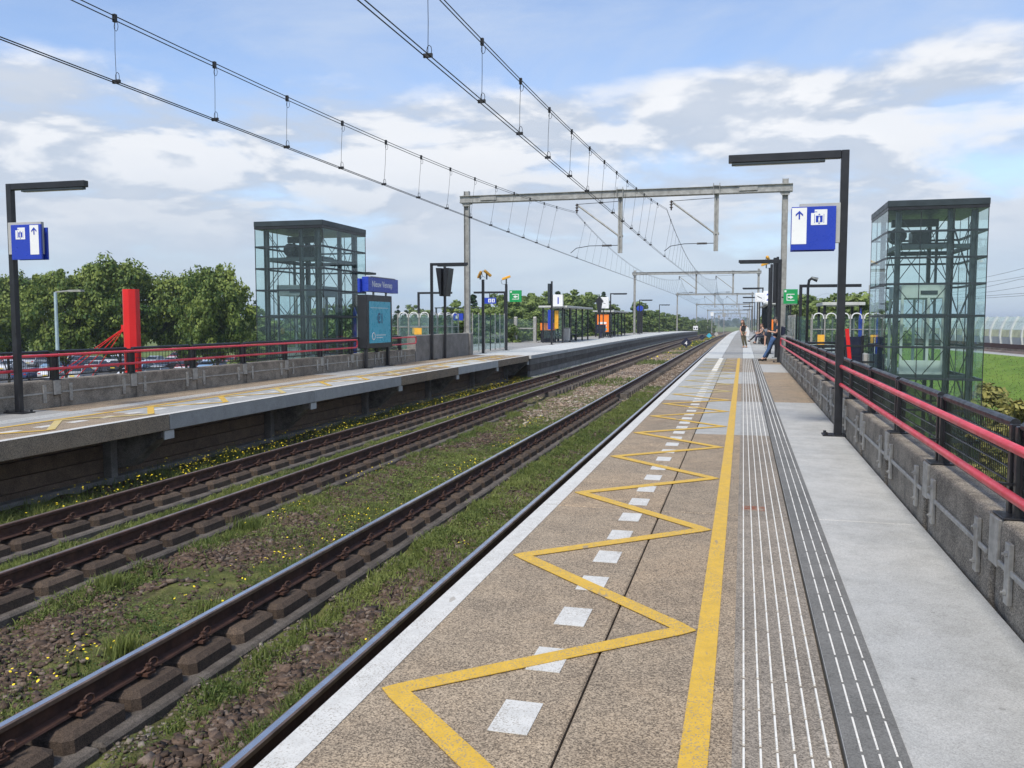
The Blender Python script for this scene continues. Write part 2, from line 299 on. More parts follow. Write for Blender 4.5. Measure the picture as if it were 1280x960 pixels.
# ------------------------------------------------------------------ mesh helpers
class MB:
    def __init__(s): s.v = []; s.f = []; s.m = []
    def add(s, vs, fs, m=0):
        o = len(s.v); s.v += [tuple(p) for p in vs]; s.f += [tuple(i + o for i in f) for f in fs]; s.m += [m] * len(fs); return s
    def box(s, x0, x1, y0, y1, z0, z1, m=0, T=None):
        if x0 > x1: x0, x1 = x1, x0
        if y0 > y1: y0, y1 = y1, y0
        if z0 > z1: z0, z1 = z1, z0
        vs = [(x, y, z) for z in (z0, z1) for y in (y0, y1) for x in (x0, x1)]
        if T is not None: vs = [tuple(T @ Vector(p)) for p in vs]
        return s.add(vs, [(0, 2, 3, 1), (4, 5, 7, 6), (0, 1, 5, 4), (2, 6, 7, 3), (0, 4, 6, 2), (1, 3, 7, 5)], m)
    def beam(s, a, b, wx, wz, m=0, up=(0, 0, 1)):
        a = Vector(a); b = Vector(b); d = (b - a); L = d.length; d.normalize(); u = Vector(up)
        if abs(d.dot(u)) > 0.98: u = Vector((0, 1, 0))
        sx = d.cross(u).normalized(); uz = sx.cross(d)
        vs = [p + sx * (i * wx / 2) + uz * (j * wz / 2) for p in (a, b) for j in (-1, 1) for i in (-1, 1)]
        return s.add(vs, [(0, 1, 3, 2), (4, 6, 7, 5), (0, 4, 5, 1), (2, 3, 7, 6), (0, 2, 6, 4), (1, 5, 7, 3)], m)
    def tube(s, pts, r, n=8, m=0, closed=False, caps=True):
        pts = [Vector(p) for p in pts]; N = len(pts); rs = r if isinstance(r, (list, tuple)) else [r] * N
        rings = []; prev = None
        for i in range(N):
            if closed: t = pts[(i + 1) % N] - pts[i - 1]
            else: t = pts[min(i + 1, N - 1)] - pts[max(i - 1, 0)]
            if t.length < 1e-9: t = Vector((0, 0, 1))
            t.normalize()
            if prev is None:
                a = Vector((0, 0, 1)) if abs(t.z) < 0.9 else Vector((1, 0, 0)); prev = (a - t * a.dot(t)).normalized()
            else:
                prev = prev - t * prev.dot(t); prev.normalize()
            b2 = t.cross(prev)
            rings.append([pts[i] + (prev * cos(2 * pi * k / n) + b2 * sin(2 * pi * k / n)) * rs[i] for k in range(n)])
        vs = [p for r_ in rings for p in r_]; fs = []
        for i in range(N if closed else N - 1):
            j = (i + 1) % N
            for k in range(n): fs.append((i * n + k, i * n + (k + 1) % n, j * n + (k + 1) % n, j * n + k))
        if caps and not closed: fs += [tuple(range(n))[::-1], tuple(range((N - 1) * n, N * n))]
        return s.add(vs, fs, m)
    def prism(s, poly, axis, a, b, m=0):
        """poly: 2D points; extruded along axis (x: poly is (y,z); y: (x,z); z: (x,y))."""
        n = len(poly)
        def P(p, t): return {'x': (t, p[0], p[1]), 'y': (p[0], t, p[1]), 'z': (p[0], p[1], t)}[axis]
        vs = [P(p, a) for p in poly] + [P(p, b) for p in poly]
        fs = [tuple(range(n))[::-1], tuple(range(n, 2 * n))] + [(i, (i + 1) % n, (i + 1) % n + n, i + n) for i in range(n)]
        return s.add(vs, fs, m)
    def quad(s, a, b, c, d, m=0): return s.add([a, b, c, d], [(0, 1, 2, 3)], m)
    def mesh(s, name, mats, smooth=False):
        me = bpy.data.meshes.new(name); me.from_pydata(s.v, [], s.f)
        for q in (mats if isinstance(mats, (list, tuple)) else [mats]): me.materials.append(q)
        me.polygons.foreach_set('material_index', s.m)
        bm = bmesh.new(); bm.from_mesh(me); bmesh.ops.recalc_face_normals(bm, faces=bm.faces); bm.to_mesh(me); bm.free()
        if smooth: me.polygons.foreach_set('use_smooth', [True] * len(me.polygons))
        me.update(); return me
    def build(s, name, mats, parent=None, smooth=False, bevel=0.0, seg=1):
        return put(name, s.mesh(name, mats, smooth), parent, bevel=bevel, seg=seg)
def put(name, me, parent=None, loc=None, rot=None, bevel=0.0, seg=1):
    o = bpy.data.objects.new(name, me); C.objects.link(o)
    if loc is not None: o.location = loc
    if rot is not None: o.rotation_euler = rot
    if parent is not None: o.parent = parent
    if bevel:
        md = o.modifiers.new('bevel', 'BEVEL'); md.width = bevel; md.segments = seg; md.limit_method = 'ANGLE'; md.angle_limit = radians(40)
    return o
def tag(o, label=None, cat=None, group=None, kind=None):
    if label: o['label'] = label
    if cat: o['category'] = cat
    if group: o['group'] = group
    if kind: o['kind'] = kind
    return o
def thing(name, label, cat, loc=(0, 0, 0), rz=0.0, group=None):
    o = bpy.data.objects.new(name, None); C.objects.link(o); o.location = loc; o.rotation_euler = (0, 0, rz)
    o.empty_display_size = 0.2
    return tag(o, label, cat, group)
def struct(name, label=None):
    o = bpy.data.objects.new(name, None); C.objects.link(o); tag(o, kind='structure', label=label); return o
def copy_thing(src, loc=None, rz=None, label=None, parent=None):
    c = src.copy(); C.objects.link(c); c.parent = parent
    if loc is not None: c.location = loc
    if rz is not None: c.rotation_euler = (0, 0, rz)
    if label: c['label'] = label
    for ch in [o for o in KIDS.get(src.name, [])]:
        copy_thing(ch, parent=c)
    return c
KIDS = {}
def index_kids():
    KIDS.clear()
    for o in bpy.data.objects:
        if o.parent: KIDS.setdefault(o.parent.name, []).append(o)
def mesh_np(name, V, F, mat, tint=None, smooth=False):
    """Fast mesh from numpy arrays; F is (n,k)."""
    me = bpy.data.meshes.new(name); V = np.asarray(V, np.float32); F = np.asarray(F, np.int32); k = F.shape[1]
    me.vertices.add(len(V)); me.vertices.foreach_set('co', V.ravel())
    me.loops.add(F.size); me.loops.foreach_set('vertex_index', F.ravel())
    me.polygons.add(len(F)); me.polygons.foreach_set('loop_start', np.arange(0, F.size, k, dtype=np.int32))
    try: me.polygons.foreach_set('loop_total', np.full(len(F), k, np.int32))
    except Exception: pass
    me.materials.append(mat)
    if tint is not None:
        a = me.attributes.new('tint', 'FLOAT', 'POINT'); a.data.foreach_set('value', np.asarray(tint, np.float32))
    if smooth: me.polygons.foreach_set('use_smooth', np.ones(len(F), bool))
    me.update(calc_edges=True); me.validate(); return me
def text_mesh(body, size, mat, bold=0.0):
    cu = bpy.data.curves.new('text', 'FONT'); cu.body = body; cu.size = size; cu.extrude = 0.002; cu.offset = bold; cu.align_x = 'LEFT'
    o = bpy.data.objects.new('text', cu); C.objects.link(o)
    dg = bpy.context.evaluated_depsgraph_get(); me = bpy.data.meshes.new_from_object(o.evaluated_get(dg))
    bpy.data.objects.remove(o); bpy.data.curves.remove(cu); me.materials.clear(); me.materials.append(mat); return me
RX = radians(90)
YS = lambda a, b, st=8.0: list(np.linspace(a, b, max(2, int(math.ceil((b - a) / st)) + 1)))
def strip(mb, x0, x1, ya, yb, z0, z1, m=0, st=8.0):
    """Box along the line that follows its crest."""
    ys = YS(ya, yb, st if yb > 60 else 1e9)
    for a, b in zip(ys[:-1], ys[1:]):
        da, db = drop(a), drop(b)
        vs = [(x, y, z - d) for z in (z0, z1) for (y, d) in ((a, da), (b, db)) for x in (x0, x1)]
        f = [(0, 2, 3, 1), (4, 5, 7, 6), (0, 4, 6, 2), (1, 3, 7, 5)]
        if a == ys[0]: f.append((0, 1, 5, 4))
        if b == ys[-1]: f.append((2, 6, 7, 3))
        mb.add(vs, f, m)

# ================================================================== SETTING
# ---- terrain: wide flat land below the embankment
def grid_mesh(name, xs, ys, zf, mat):
    X, Y = np.meshgrid(xs, ys); Z = zf(X, Y); nx, ny = len(xs), len(ys)
    V = np.stack([X.ravel(), Y.ravel(), Z.ravel()], 1)
    i = np.arange(nx * ny).reshape(ny, nx); F = np.stack([i[:-1, :-1].ravel(), i[:-1, 1:].ravel(), i[1:, 1:].ravel(), i[1:, :-1].ravel()], 1)
    return mesh_np(name, V, F, mat, smooth=True)
xs = np.unique(np.concatenate([np.linspace(-6000, -200, 12), np.linspace(-200, 200, 60), np.linspace(200, 6000, 12)]))
ys = np.unique(np.concatenate([np.linspace(-400, -20, 5), np.linspace(-20, 400, 70), np.linspace(400, 8000, 16)]))
GZ = -4.8
tag(put('ground', grid_mesh('ground', xs, ys, lambda X, Y: GZ - 0.0015 * np.maximum(Y, 0) + 0 * X, field_mat('farmland', (0.10, 0.15, 0.035), (0.17, 0.20, 0.06), (0.22, 0.19, 0.08), 0.02))), kind='structure')
# ---- embankment carrying the tracks
def emb(X, Y):
    d = np.vectorize(drop)(Y)
    n = 0.03 * np.sin(X * 5.1 + 1.3 * np.sin(Y * 2.2)) * np.cos(Y * 3.7 + X) + 0.02 * np.sin(Y * 9 + X * 7)
    top = -1.10 + n - d
    return np.where(X > 1.2, top - 0.5, np.where(X < -9.7, top - 0.15, top))
xe = np.concatenate([np.linspace(-16, -9.7, 6), np.linspace(-9.6, 1.6, 90)]); ye = np.concatenate([np.linspace(-4, 45, 320), np.linspace(46, 460, 90)])
tag(put('track_bed', grid_mesh('track_bed', xe, ye, emb, ground_mat())), kind='structure')
def side_slopes():
    mb = MB(); ysl = YS(-10, 460, 10)
    for a, b in zip(ysl[:-1], ysl[1:]):
        da, db = drop(a), drop(b)
        mb.quad((1.6, a, -1.65 - da), (7.0, a, -4.9), (7.0, b, -4.9 - .0015 * b), (1.6, b, -1.65 - db))
        mb.quad((-16, a, -1.3 - da), (-22, a, -4.9), (-22, b, -4.9 - .0015 * b), (-16, b, -1.3 - db))
    o = mb.build('embankment_slope', field_mat('slope_grass', (0.075, 0.115, 0.03), (0.12, 0.17, 0.045), (0.16, 0.15, 0.07), 0.5)); tag(o, kind='structure')
side_slopes()
# ---- platforms (slabs are parts of each platform)
PX0 = -1.56
plat = struct('platform')
RJ = [-3.0, 1.95, 6.8, 11.65, 16.5, 21.2, 26.0, 30.7, 35.4]
def slab(parent, x0, x1, y0, y1, mat, th=0.25, z=0.0, gap=0.007, bev=0.006, name='slab'):
    mb = MB(); strip(mb, x0 + gap / 2, x1 - gap / 2, y0 + gap / 2, y1 - gap / 2, z - th, z); return mb.build(name, mat, parent, bevel=bev)
edge_m = [BROWN, BROWN, BROWN, BROWN, GREY, GREY, MIDGREY, MIDGREY]
mid_m = [BROWN, BROWN, BROWN, GREY, BROWN, GREY, BROWN, BROWN]
right_m = [GREY, GREY, GREY, GREY, BROWN, BROWN, GREY, BROWN]
for i in range(8):
    a, b = RJ[i], RJ[i + 1]
    slab(plat, PX0, -0.60, a, b, edge_m[i])
    slab(plat, -0.60, 0.365, a, b, mid_m[i], gap=0.012)
    slab(plat, 0.365, 1.30, a, b, right_m[i], z=0.004, gap=0.012)
yy = 35.4
k = 0
while yy < 238:
    yb = yy + 4.85
    if k < 14:
        slab(plat, PX0, -0.80, yy, yb, PALE); slab(plat, -0.80, 0.0, yy, yb, MIDGREY); slab(plat, 0.0, 0.48, yy, yb, PALE); slab(plat, 0.48, 5.5, yy, yb, [GREY, MIDGREY, GREY][k % 3])
    else:
        yb = 240
        slab(plat, PX0, -0.80, yy, yb, PALE); slab(plat, -0.80, 0.0, yy, yb, MIDGREY); slab(plat, 0.0, 0.48, yy, yb, PALE); slab(plat, 0.48, 5.5, yy, yb, MIDGREY)
    yy = yb; k += 1
mb = MB(); strip(mb, PX0 + 0.45, PX0 + 0.7, -3, 240, -1.4, -0.255); mb.build('support_wall', BRICKD, plat)
mb = MB(); strip(mb, -0.6, 1.3, -3, 35.4, -0.9, -0.26); mb.build('bearing_fill', GWALL, plat)
mb = MB(); mb.box(-1.0, 5.5, 35.5, 240, -4, -1.2); mb.build('fill', GWALL, plat)
# painted markings, each a thin sheet of its own
Zp = 0.004
def sheet(name, pts, mat, parent, z=Zp, th=0.003):
    mb = MB(); n = len(pts); vs = [(x, y, z + (0 if t else -th)) for t in (1, 0) for x, y in pts]
    mb.add([(x, y, z - drop(y)) for x, y in pts], [tuple(range(n))])
    for i in range(n):
        j = (i + 1) % n; a = pts[i]; b = pts[j]
        mb.add([(a[0], a[1], z - drop(a[1])), (b[0], b[1], z - drop(b[1])), (b[0], b[1], z - th - drop(b[1])), (a[0], a[1], z - th - drop(a[1]))], [(0, 1, 2, 3)])
    return mb.build(name, mat, parent)
def long_sheet(name, x0, x1, ya, yb, mat, parent, z=Zp):
    mb = MB(); strip(mb, x0, x1, ya, yb, z - 0.003, z); return mb.build(name, mat, parent)
for i in range(8): long_sheet('white_edge_line', PX0 + .002, -1.425, RJ[i] + .006, RJ[i + 1] - .006, WHT, plat)
long_sheet('white_edge_line', PX0 + .002, -1.40, 35.41, 240, WHT, plat)
long_sheet('yellow_line', -0.185, -0.088, -3, 35.4, YEL, plat)
LV = lambda k: 3.17 + 2.085 * k
# zigzag: each stroke joined into one marking per limb
wd = 0.048
def limb(p, q, mat, z):
    (x0, y0), (x1, y1) = p, q
    # horizontal cut ends like the road painter's template
    dy = wd * sqrt((x1 - x0) ** 2 + (y1 - y0) ** 2) / abs(x1 - x0)
    return sheet('zigzag_stroke', [(x0, y0 - dy), (x1, y1 - dy), (x1, y1 + dy), (x0, y0 + dy)], mat, plat, z)
LX, RXX = -1.34, -0.245
for k in range(-3, 16):
    ly, ry, ny = LV(k), LV(k) + 1.0, LV(k + 1)
    if ny > 35.3: break
    fad = YEL if ly < 17 else FADEY
    mb = MB()
    limb((LX, ly), (RXX, ry), fad, Zp + 0.0035); limb((RXX, ry + 0.0), (LX, ny), fad, Zp + 0.0045)
    for (vx, vy, sgn) in ((LX, ly, -1), (RXX, ry, 1)):
        dy = wd * sqrt(1.095 ** 2 + 1.0) / 1.095
        sheet('zigzag_tip', [(vx, vy - dy), (vx + sgn * 0.055, vy), (vx, vy + dy)], fad, plat, Zp + 0.0035)
y = 3.07 - 0.575 * 9
while y < 26:
    sheet('white_dash', [(-0.878, y - 0.133), (-0.728, y - 0.133), (-0.728, y + 0.133), (-0.878, y + 0.133)], WHT, plat, Zp + (0.0 if y < 26 else 0)); y += 0.575
long_sheet('faded_white_band', -0.885, -0.725, 26.2, 35.3, TACT, plat)
# tactile ribs
me_rib = {}
def rib_mesh(L):
    if L not in me_rib:
        mb = MB(); w_ = 0.0048; h = 0.005
        mb.prism([(-w_, -0.004), (w_, -0.004), (w_ * .7, h), (-w_ * .7, h)], 'y', -L / 2, L / 2); me_rib[L] = mb.mesh('tactile_rib', TACT)
    return me_rib[L]
cnt = 0; far_ribs = MB()
for j, x in enumerate([0.03, 0.087, 0.143, 0.2, 0.256, 0.312, 0.425, 0.482, 0.54]):
    st = 0.30
    y = 2.0 + (0.05 if j > 5 else 0.0) + rnd.uniform(-.03, .03) * (j % 3)
    while y < 35.2:
        yj = y + rnd.uniform(-0.006, 0.006)
        if y < 11.6:
            o = put('tactile_rib', rib_mesh(0.27), plat, loc=(x, yj, 0.004)); cnt += 1
        else: strip(far_ribs, x - .005, x + .005, yj - .14, yj + .14, 0.001, 0.011)
        y += st
tag(far_ribs.build('tactile_ribs', TACT, plat), kind='stuff')
for i in range(8): long_sheet('tactile_band', -0.01, 0.355, RJ[i] + .008, RJ[i + 1] - .008, TBAND if mid_m[i] is BROWN else MIDGREY, plat, z=0.0012)
long_sheet('dark_band', 0.373, 0.578, -3, 35.38, DKBAND, plat, z=0.0075)
mb = MB(); mb.prism([(0.09 + 0.10 * cos(a) * 1, 7.14 + 0.17 * sin(a)) for a in [2 * pi * i / 20 for i in range(20)]], 'z', 0.0005, 0.0035)
mb2 = MB(); mb2.box(0.02, 0.20, 7.0, 7.16, 0.0005, 0.0035); mb2.build('rust_stain_plate', flat('rust_patch', (0.20, 0.07, 0.035), 0.9, 0, 0.4, 30, dirt=((0.27, 0.21, 0.155), 12, 0.42, 0.62)), plat)
mb = MB(); mb.box(0.365, 1.30, 16.497, 16.503, -0.2, 0.0045)

CORB = concrete('blackened_corbel_concrete', (0.20, 0.18, 0.16), (0.055, 0.048, 0.040), (0.28, 0.26, 0.23), 0.5, 0.9, 0.7, 0.5)
# ---- left platform
platL = struct('platform')
LE = -8.85
LJ = [-3.0, 2.1, 7.0, 11.9, 16.75, 21.65, 26.5, 31.2, 36.0]
lm = [GREY, BROWN, BROWN, GREY, GREY, BROWN, PALE, BROWN]
for i in range(8):
    slab(platL, -9.95, LE, LJ[i], LJ[i + 1], lm[i], gap=0.014)
    slab(platL, -11.5, -9.95, LJ[i], LJ[i + 1], [BROWN, BROWN, MIDGREY][i % 3], gap=0.01)
    long_sheet('white_edge_line', LE - 0.13, LE - .002, LJ[i] + .008, LJ[i + 1] - .008, WHT, platL)
mb = MB(); strip(mb, -16.5, -11.52, 36.0, 64, -0.2, 0.0); mb.build('slab', MIDGREY, platL)
for a, b in [(36, 44), (44, 56), (56, 70), (70, 90), (90, 120), (120, 178)]:
    slab(platL, -11.5, -8.75, a, b, [PALE, GREY][(int(a)) % 2] if a < 60 else PALE, th=0.15)
    long_sheet('white_edge_line', -8.88, -8.752, a, b, WHT, platL)
for a, b in [(64, 90), (90, 178)]: slab(platL, -14.5, -11.5, a, b, MIDGREY, th=0.2)
for r_ in range(3):
    for a, b in [(36.2, 42), (42, 48), (48, 54), (54, 60), (60, 72), (72, 90), (90, 120), (120, 178)]:
        mb = MB(); strip(mb, -8.98 - .01 * (r_ % 2), -8.83 - .012 * r_, a + .02, b - .02, -0.155 - 0.27 * (r_ + 1) + .012, -0.155 - 0.27 * r_); mb.build('wall_course', [GWALL, SLABC][r_ % 2], platL, bevel=.006)
mb = MB(); strip(mb, -8.85, -8.55, 36.3, 178, -1.15, -0.93); mb.build('foot_kerb', GREY, platL, bevel=.01)
long_sheet('yellow_line', -10.05, -9.955, -3, 36, YEL, platL)
for k in range(-3, 15):
    ly = 3.1 + 2.085 * k + 0.35
    if ly + 2 > 36: break
    for p, q in (((-9.12, ly), (-9.90, ly + 1.0)), ((-9.90, ly + 1.0), (-9.12, ly + 2.085))):
        (x0, y0), (x1, y1) = p, q; dy = 0.085
        sheet('zigzag_stroke', [(x0, y0 - dy), (x1, y1 - dy), (x1, y1 + dy), (x0, y0 + dy)], YEL if k % 3 else FADEY, platL, Zp + 0.0035 + (0.001 if x0 < -9.5 else 0))
y = -2.5
while y < 36:
    sheet('white_dash', [(-9.60, y), (-9.45, y), (-9.45, y + .3), (-9.60, y + .3)], WHT, platL); y += 0.62
mb = MB()
for x in (-10.35, -10.42, -10.49, -10.56, -10.63): strip(mb, x - .012, x + .012, -3, 36, 0.0, 0.006)
tag(mb.build('tactile_ribs', TACT, platL), kind='stuff')
# recessed wall below, its posts and the corbels that carry the slab edge
for r_ in range(4):
    for i in range(8):
        mb = MB(); mb.box(-10.05, -9.90 - 0.004 * ((r_ + i) % 3), LJ[i] + .04, LJ[i + 1] - .03, -0.28 - 0.22 * (r_ + 1) + .012, -0.28 - 0.22 * r_); mb.build('wall_plank', BRICKD, platL, bevel=.006)
mb = MB(); mb.box(-10.3, -10.06, -3, 36, -1.4, -0.25); mb.build('support_wall', BRICKD, platL)
mb = MB(); mb.box(-9.93, -9.72, -3, 36, -1.30, -1.02); mb.build('footing', GWALL, platL, bevel=.02)
for i, yj in enumerate(LJ):
    if i == 0: continue
    mb = MB(); mb.box(-9.90, -9.74, yj - .30, yj - .15, -1.2, -0.26); mb.build('support_post', GWALL, platL, bevel=.008)
    mb = MB(); mb.prism([(-9.9, -0.26), (-8.90, -0.26), (-8.90, -0.38), (-9.02, -0.41), (-9.55, -0.86), (-9.9, -0.92)], 'y', yj - .13, yj + .17)
    mb.build('corbel', CORB, platL, bevel=.02)
    mb = MB(); mb.box(-8.905, -8.885, yj - .10, yj + .14, -0.40, -0.262); mb.build('corbel_cap', PALE, platL)

# ---- parapets with fence, straps and handrails
def rounded_loop(x, ya, yb, z0, z1, r=0.09, openA=False):
    pts = []
    def arc(cy, cz, a0, a1):
        for i in range(6):
            a = a0 + (a1 - a0) * i / 5; pts.append((x, cy + r * cos(a), cz + r * sin(a)))
    arc(yb - r, z1 - r, pi / 2, 0); arc(yb - r, z0 + r, 0, -pi / 2)
    arc(ya + r, z0 + r, -pi / 2, -pi); arc(ya + r, z1 - r, pi, pi / 2)
    return pts
def cyl_x(mb, x0, x1, y, z, r, n=8, m=0): mb.tube([(x0, y, z), (x1, y, z)], r, n, m)
def parapet(side, xin, ya, yb, posts, label, flabel, loops, joints_only=False):
    """side +1: wall lies to the right of xin (fence beyond); side -1: mirrored."""
    s = side
    wall = thing('parapet_wall', label, 'wall')
    pj = [ya] + [p for p in posts if ya < p < yb] + [yb]
    for a, b in zip(pj[:-1], pj[1:]):
        ga = 0.085 if a in posts else 0.006; gb = 0.085 if b in posts else 0.006
        mb = MB(); x0, x1 = sorted((xin, xin + s * 0.26))
        mb.prism([(x0, -0.3), (x1, -0.3), (x1, 0.47), (x0, 0.47)], 'y', a + ga, b - gb)
        mb.build('wall_block', WALLC, wall, bevel=.018, seg=2)
        mb = MB(); x0, x1 = sorted((xin + s * .03, xin + s * 0.24)); mb.box(x0, x1, a - .084 if a in posts else a, a + ga - .001, -0.3, 0.20); mb.build('wall_core', WALLC, wall)
        if b - a > 1.0:
            mb = MB(); cz = 0.255
            mb.beam((xin - s * .010, a + .10, cz), (xin - s * .010, b - .12, cz), 0.018, 0.030); mb.build('strap_bar', GALV, wall, bevel=.004)
    for p in posts:
        mb = MB(); x0, x1 = sorted((xin - s * .012, xin + s * 0.15)); mb.box(x0, x1, p - .083, p + .083, 0.215, 0.468); mb.build('post_pocket', GALV, wall, bevel=.004)
        for d in (-.30, .30):
            mb = MB(); x0, x1 = sorted((xin - s * .026, xin - s * .0015)); mb.box(x0, x1, p + d - .036, p + d + .036, 0.09, 0.40)
            st = mb.build('strap_plate', GALV, wall, bevel=.003)
            for zz in (0.15, 0.345):
                mb = MB(); cyl_x(mb, xin - s * .0255, xin - s * .036, p + d, zz, 0.016, 6); cyl_x(mb, xin - s * .035, xin - s * .048, p + d, zz, 0.007, 6); mb.build('bolt', GALV, st)
    fence = thing('fence', flabel, 'fence')
    xf = xin + s * 0.075
    for a in posts:
        mb = MB(); 
        for dd in (-.055, .055): mb.box(xf - .012, xf + .06, a + dd - .022, a + dd + .022, 0.475, 0.955)
        mb.box(xf - .07, xf + .09, a - .10, a + .10, 0.4695, 0.482); mb.box(xf, xf + .05, a - .035, a + .035, .70, .94)
        mb.build('post', BLACK, fence, bevel=.004)
        for zz in (0.90, 0.675): mb = MB(); mb.beam((xf, a, zz - .035), (xin - s * .055, a, zz - .02), .03, .012); mb.build('handrail_bracket', BLACK, fence)
    fp = [p for p in posts if ya - .1 <= p <= yb + .1]
    for a, b in zip(fp[:-1], fp[1:]):
        near = min(abs(a), abs(b)) < 14
        xm = xf + s * .02
        mb = MB(); mb.tube([(xm, a + .085, 0.955), (xm, b - .085, 0.955)], 0.027, 10); mb.tube([(xm, a + .08, 0.535), (xm, b - .08, 0.535)], 0.013, 6)
        for e in (a + .085, b - .085): mb.tube([(xm, e, 0.53), (xm, e, 0.93)], 0.012, 6)
        mb.build('panel_frame', BLACK, fence, smooth=False)
        mb = MB(); st = 0.04 if near else 0.1; r = 0.0032 if near else 0.005
        y = a + .11
        while y < b - .1: mb.tube([(xm, y, 0.54), (xm, y, 0.94)], r, 3, caps=False); y += st
        z = 0.56
        while z < 0.93:
            for dx in (-.006, .006) if near else (0,): mb.tube([(xm + dx, a + .09, z), (xm + dx, b - .09, z)], r * 1.1, 3, caps=False)
            z += 0.075 if near else 0.1
        mb.build('mesh_panel', BLACK, fence)
    for (a, b, sa) in loops:
        pts = rounded_loop(xin - s * .075, a, b, 0.672, 0.905)
        mb = MB(); mb.tube(pts, 0.0235, 10, closed=True); mb.build('handrail', RED, fence, smooth=True)
    return wall, fence
Rposts = [-2.0 + .15, -0.2] + [1.55, 3.25 + .05] + [5.0 + 1.78 * k for k in range(0, 15)]
Rposts = [5.0 + 1.78 * k for k in range(-4, 15)]
parapet(+1, 1.31, -2.3, 30.6, Rposts, 'low weathered concrete parapet along the right edge of the near platform', 'black mesh fence with red handrails along the right side of the near platform', [(-2.2, 30.4, 0)])
Lposts = [6.55 + 1.96 * k - 3.92 * 2 for k in range(0, 16)]
parapet(-1, -11.5, -2.3, 29.45, Lposts, 'low concrete parapet at the back of the far left platform', 'black mesh fence with red handrails along the back of the left platform', [(-2.2, 24.4, 0), (24.9, 29.35, 0)])

def simple_wall(x0, x1, y0, y1, z0, z1, mat, label):
    t = thing('concrete_wall', label, 'wall'); n = max(1, int((y1 - y0) / 2.2)); st = (y1 - y0) / n
    for i in range(n):
        mb = MB(); mb.box(x0, x1, y0 + i * st + .004, y0 + (i + 1) * st - .004, z0, z1); mb.build('wall_panel', mat, t, bevel=.012)
    return t
simple_wall(-11.85, -11.5, 29.5, 36.0, -.4, 0.95, GWALL, 'plain grey concrete wall in front of the ribbed glass on the left platform')
simple_wall(1.33, 1.62, 30.65, 35.3, -.4, 0.95, GWALL, 'short grey concrete wall beyond the end of the right red handrail')
# ================================================================== TRACKS
def rail_profile():
    # (x, z) relative to the rail top centre
    return [(-.034, -.006), (-.021, 0), (.021, 0), (.034, -.006), (.036, -.030), (.030, -.038), (.0085, -.046), (.0085, -.122), (.060, -.138), (.066, -.150), (-.066, -.150), (-.060, -.138), (-.0085, -.122), (-.0085, -.046), (-.030, -.038), (-.036, -.030)]
def make_rail(parent, x, ya, yb, top):
    pr = rail_profile(); ysl = YS(ya, 60, 6) + YS(60, yb, 8)[1:]; n = len(pr); mb = MB()
    vs = [(x + p[0], y, -0.75 + p[1] - drop(y)) for y in ysl for p in pr]
    mb.v = vs
    for i in range(len(ysl) - 1):
        for k in range(n):
            mb.f.append((i * n + k, i * n + (k + 1) % n, (i + 1) * n + (k + 1) % n, (i + 1) * n + k)); mb.m.append(1 if k == 1 else (2 if k in (0, 2, 3, 15) else 0))
    return mb.build('rail', [RUST, top, RAILSIDE if top is RAILTOP else RUST], parent)
def block_mesh():
    bm = bmesh.new(); L, W, H = .535, .205, .115
    vs = []
    for z, (l, w_) in ((-H, (L / 2, W)), (-.035, (L / 2, W * .97)), (0, (L / 2 - .055, W * .78))):
        c = .05 if z < 0 else .03
        vs.append([bm.verts.new(p + (z,)) for p in [(-w_ + c * .4, -l), (w_ - c * .8, -l), (w_, -l + c), (w_, l - c), (w_ - c * .8, l), (-w_ + c * .4, l), (-w_, l - c), (-w_, -l + c)]])
    for a, b in zip(vs[:-1], vs[1:]):
        for i in range(8): bm.faces.new((a[i], a[(i + 1) % 8], b[(i + 1) % 8], b[i]))
    bm.faces.new(vs[-1]); me = bpy.data.meshes.new('rail_block'); bm.to_mesh(me); bm.free(); me.materials.append(BLOCKC); return me
def clip_mesh():
    mb = MB()
    mb.box(.052, .115, -.045, .045, .0, .022)
    mb.tube([(.085, 0, .01), (.085, 0, .075)], .014, 6); mb.tube([(.085, 0, .035), (.085, 0, .052)], .026, 6)
    ring = [(.078 + .012 * cos(a), .075 + .030 * cos(a), .058 + .030 * sin(a)) for a in [2 * pi * i / 9 for i in range(9)]]
    mb.tube(ring, .0075, 5, closed=True)
    mb.tube([(.05, -.075, .03), (.07, -.05, .028), (.09, -.01, .05), (.08, .045, .06)], .010, 5)
    return mb.mesh('rail_clip', RUST)
BLK, CLP = block_mesh(), clip_mesh()
def track(xc, label, tops, ends):
    t = thing('railway_track', label, 'railway track')
    for x, top, end in ((xc - .74, tops[0], ends[0]), (xc + .74, tops[1], ends[1])):
        make_rail(t, x, -4, 445, top)
        if end > 0:
            y = -3.0
            while y < end:
                e = min(y + 7.2, end); mb = MB(); mb.box(x - .30, x + .30, y + .008, e - .008, -1.22, -1.045 + rnd.uniform(-.004, .004)); mb.build('concrete_slab', SLABC, t, bevel=.02); y = e
            y = -1.1
            while y < end - .4:
                put('rail_block', BLK, t, loc=(x, y + rnd.uniform(-.01, .01), -.93), rot=(rnd.uniform(-.01, .01), 0, rnd.uniform(-.012, .012)))
                put('rail_clip', CLP, t, loc=(x, y + rnd.uniform(-.02, .02), -.905), rot=(0, 0, rnd.uniform(-.1, .1)))
                mb = None; y += .6
        # sleepers on ballast farther on
        mb = MB(); y = max(end, 28) + .4
        while y < 200:
            d = drop(y); mb.box(x - .32, x + .32, y, y + .24, -1.2 - d, -.915 - d); y += .62
        tag(mb.build('sleepers', SLABC, t), kind='stuff')
    return t
tL = track(-7.12, 'far railway track with rusty dull rails beside the left platform', (RAILDULL, RAILDULL), (37, 25.5))
tR = track(-3.22, 'near railway track with shiny rails along the right platform edge', (RAILTOP, RAILTOP), (28, 0))
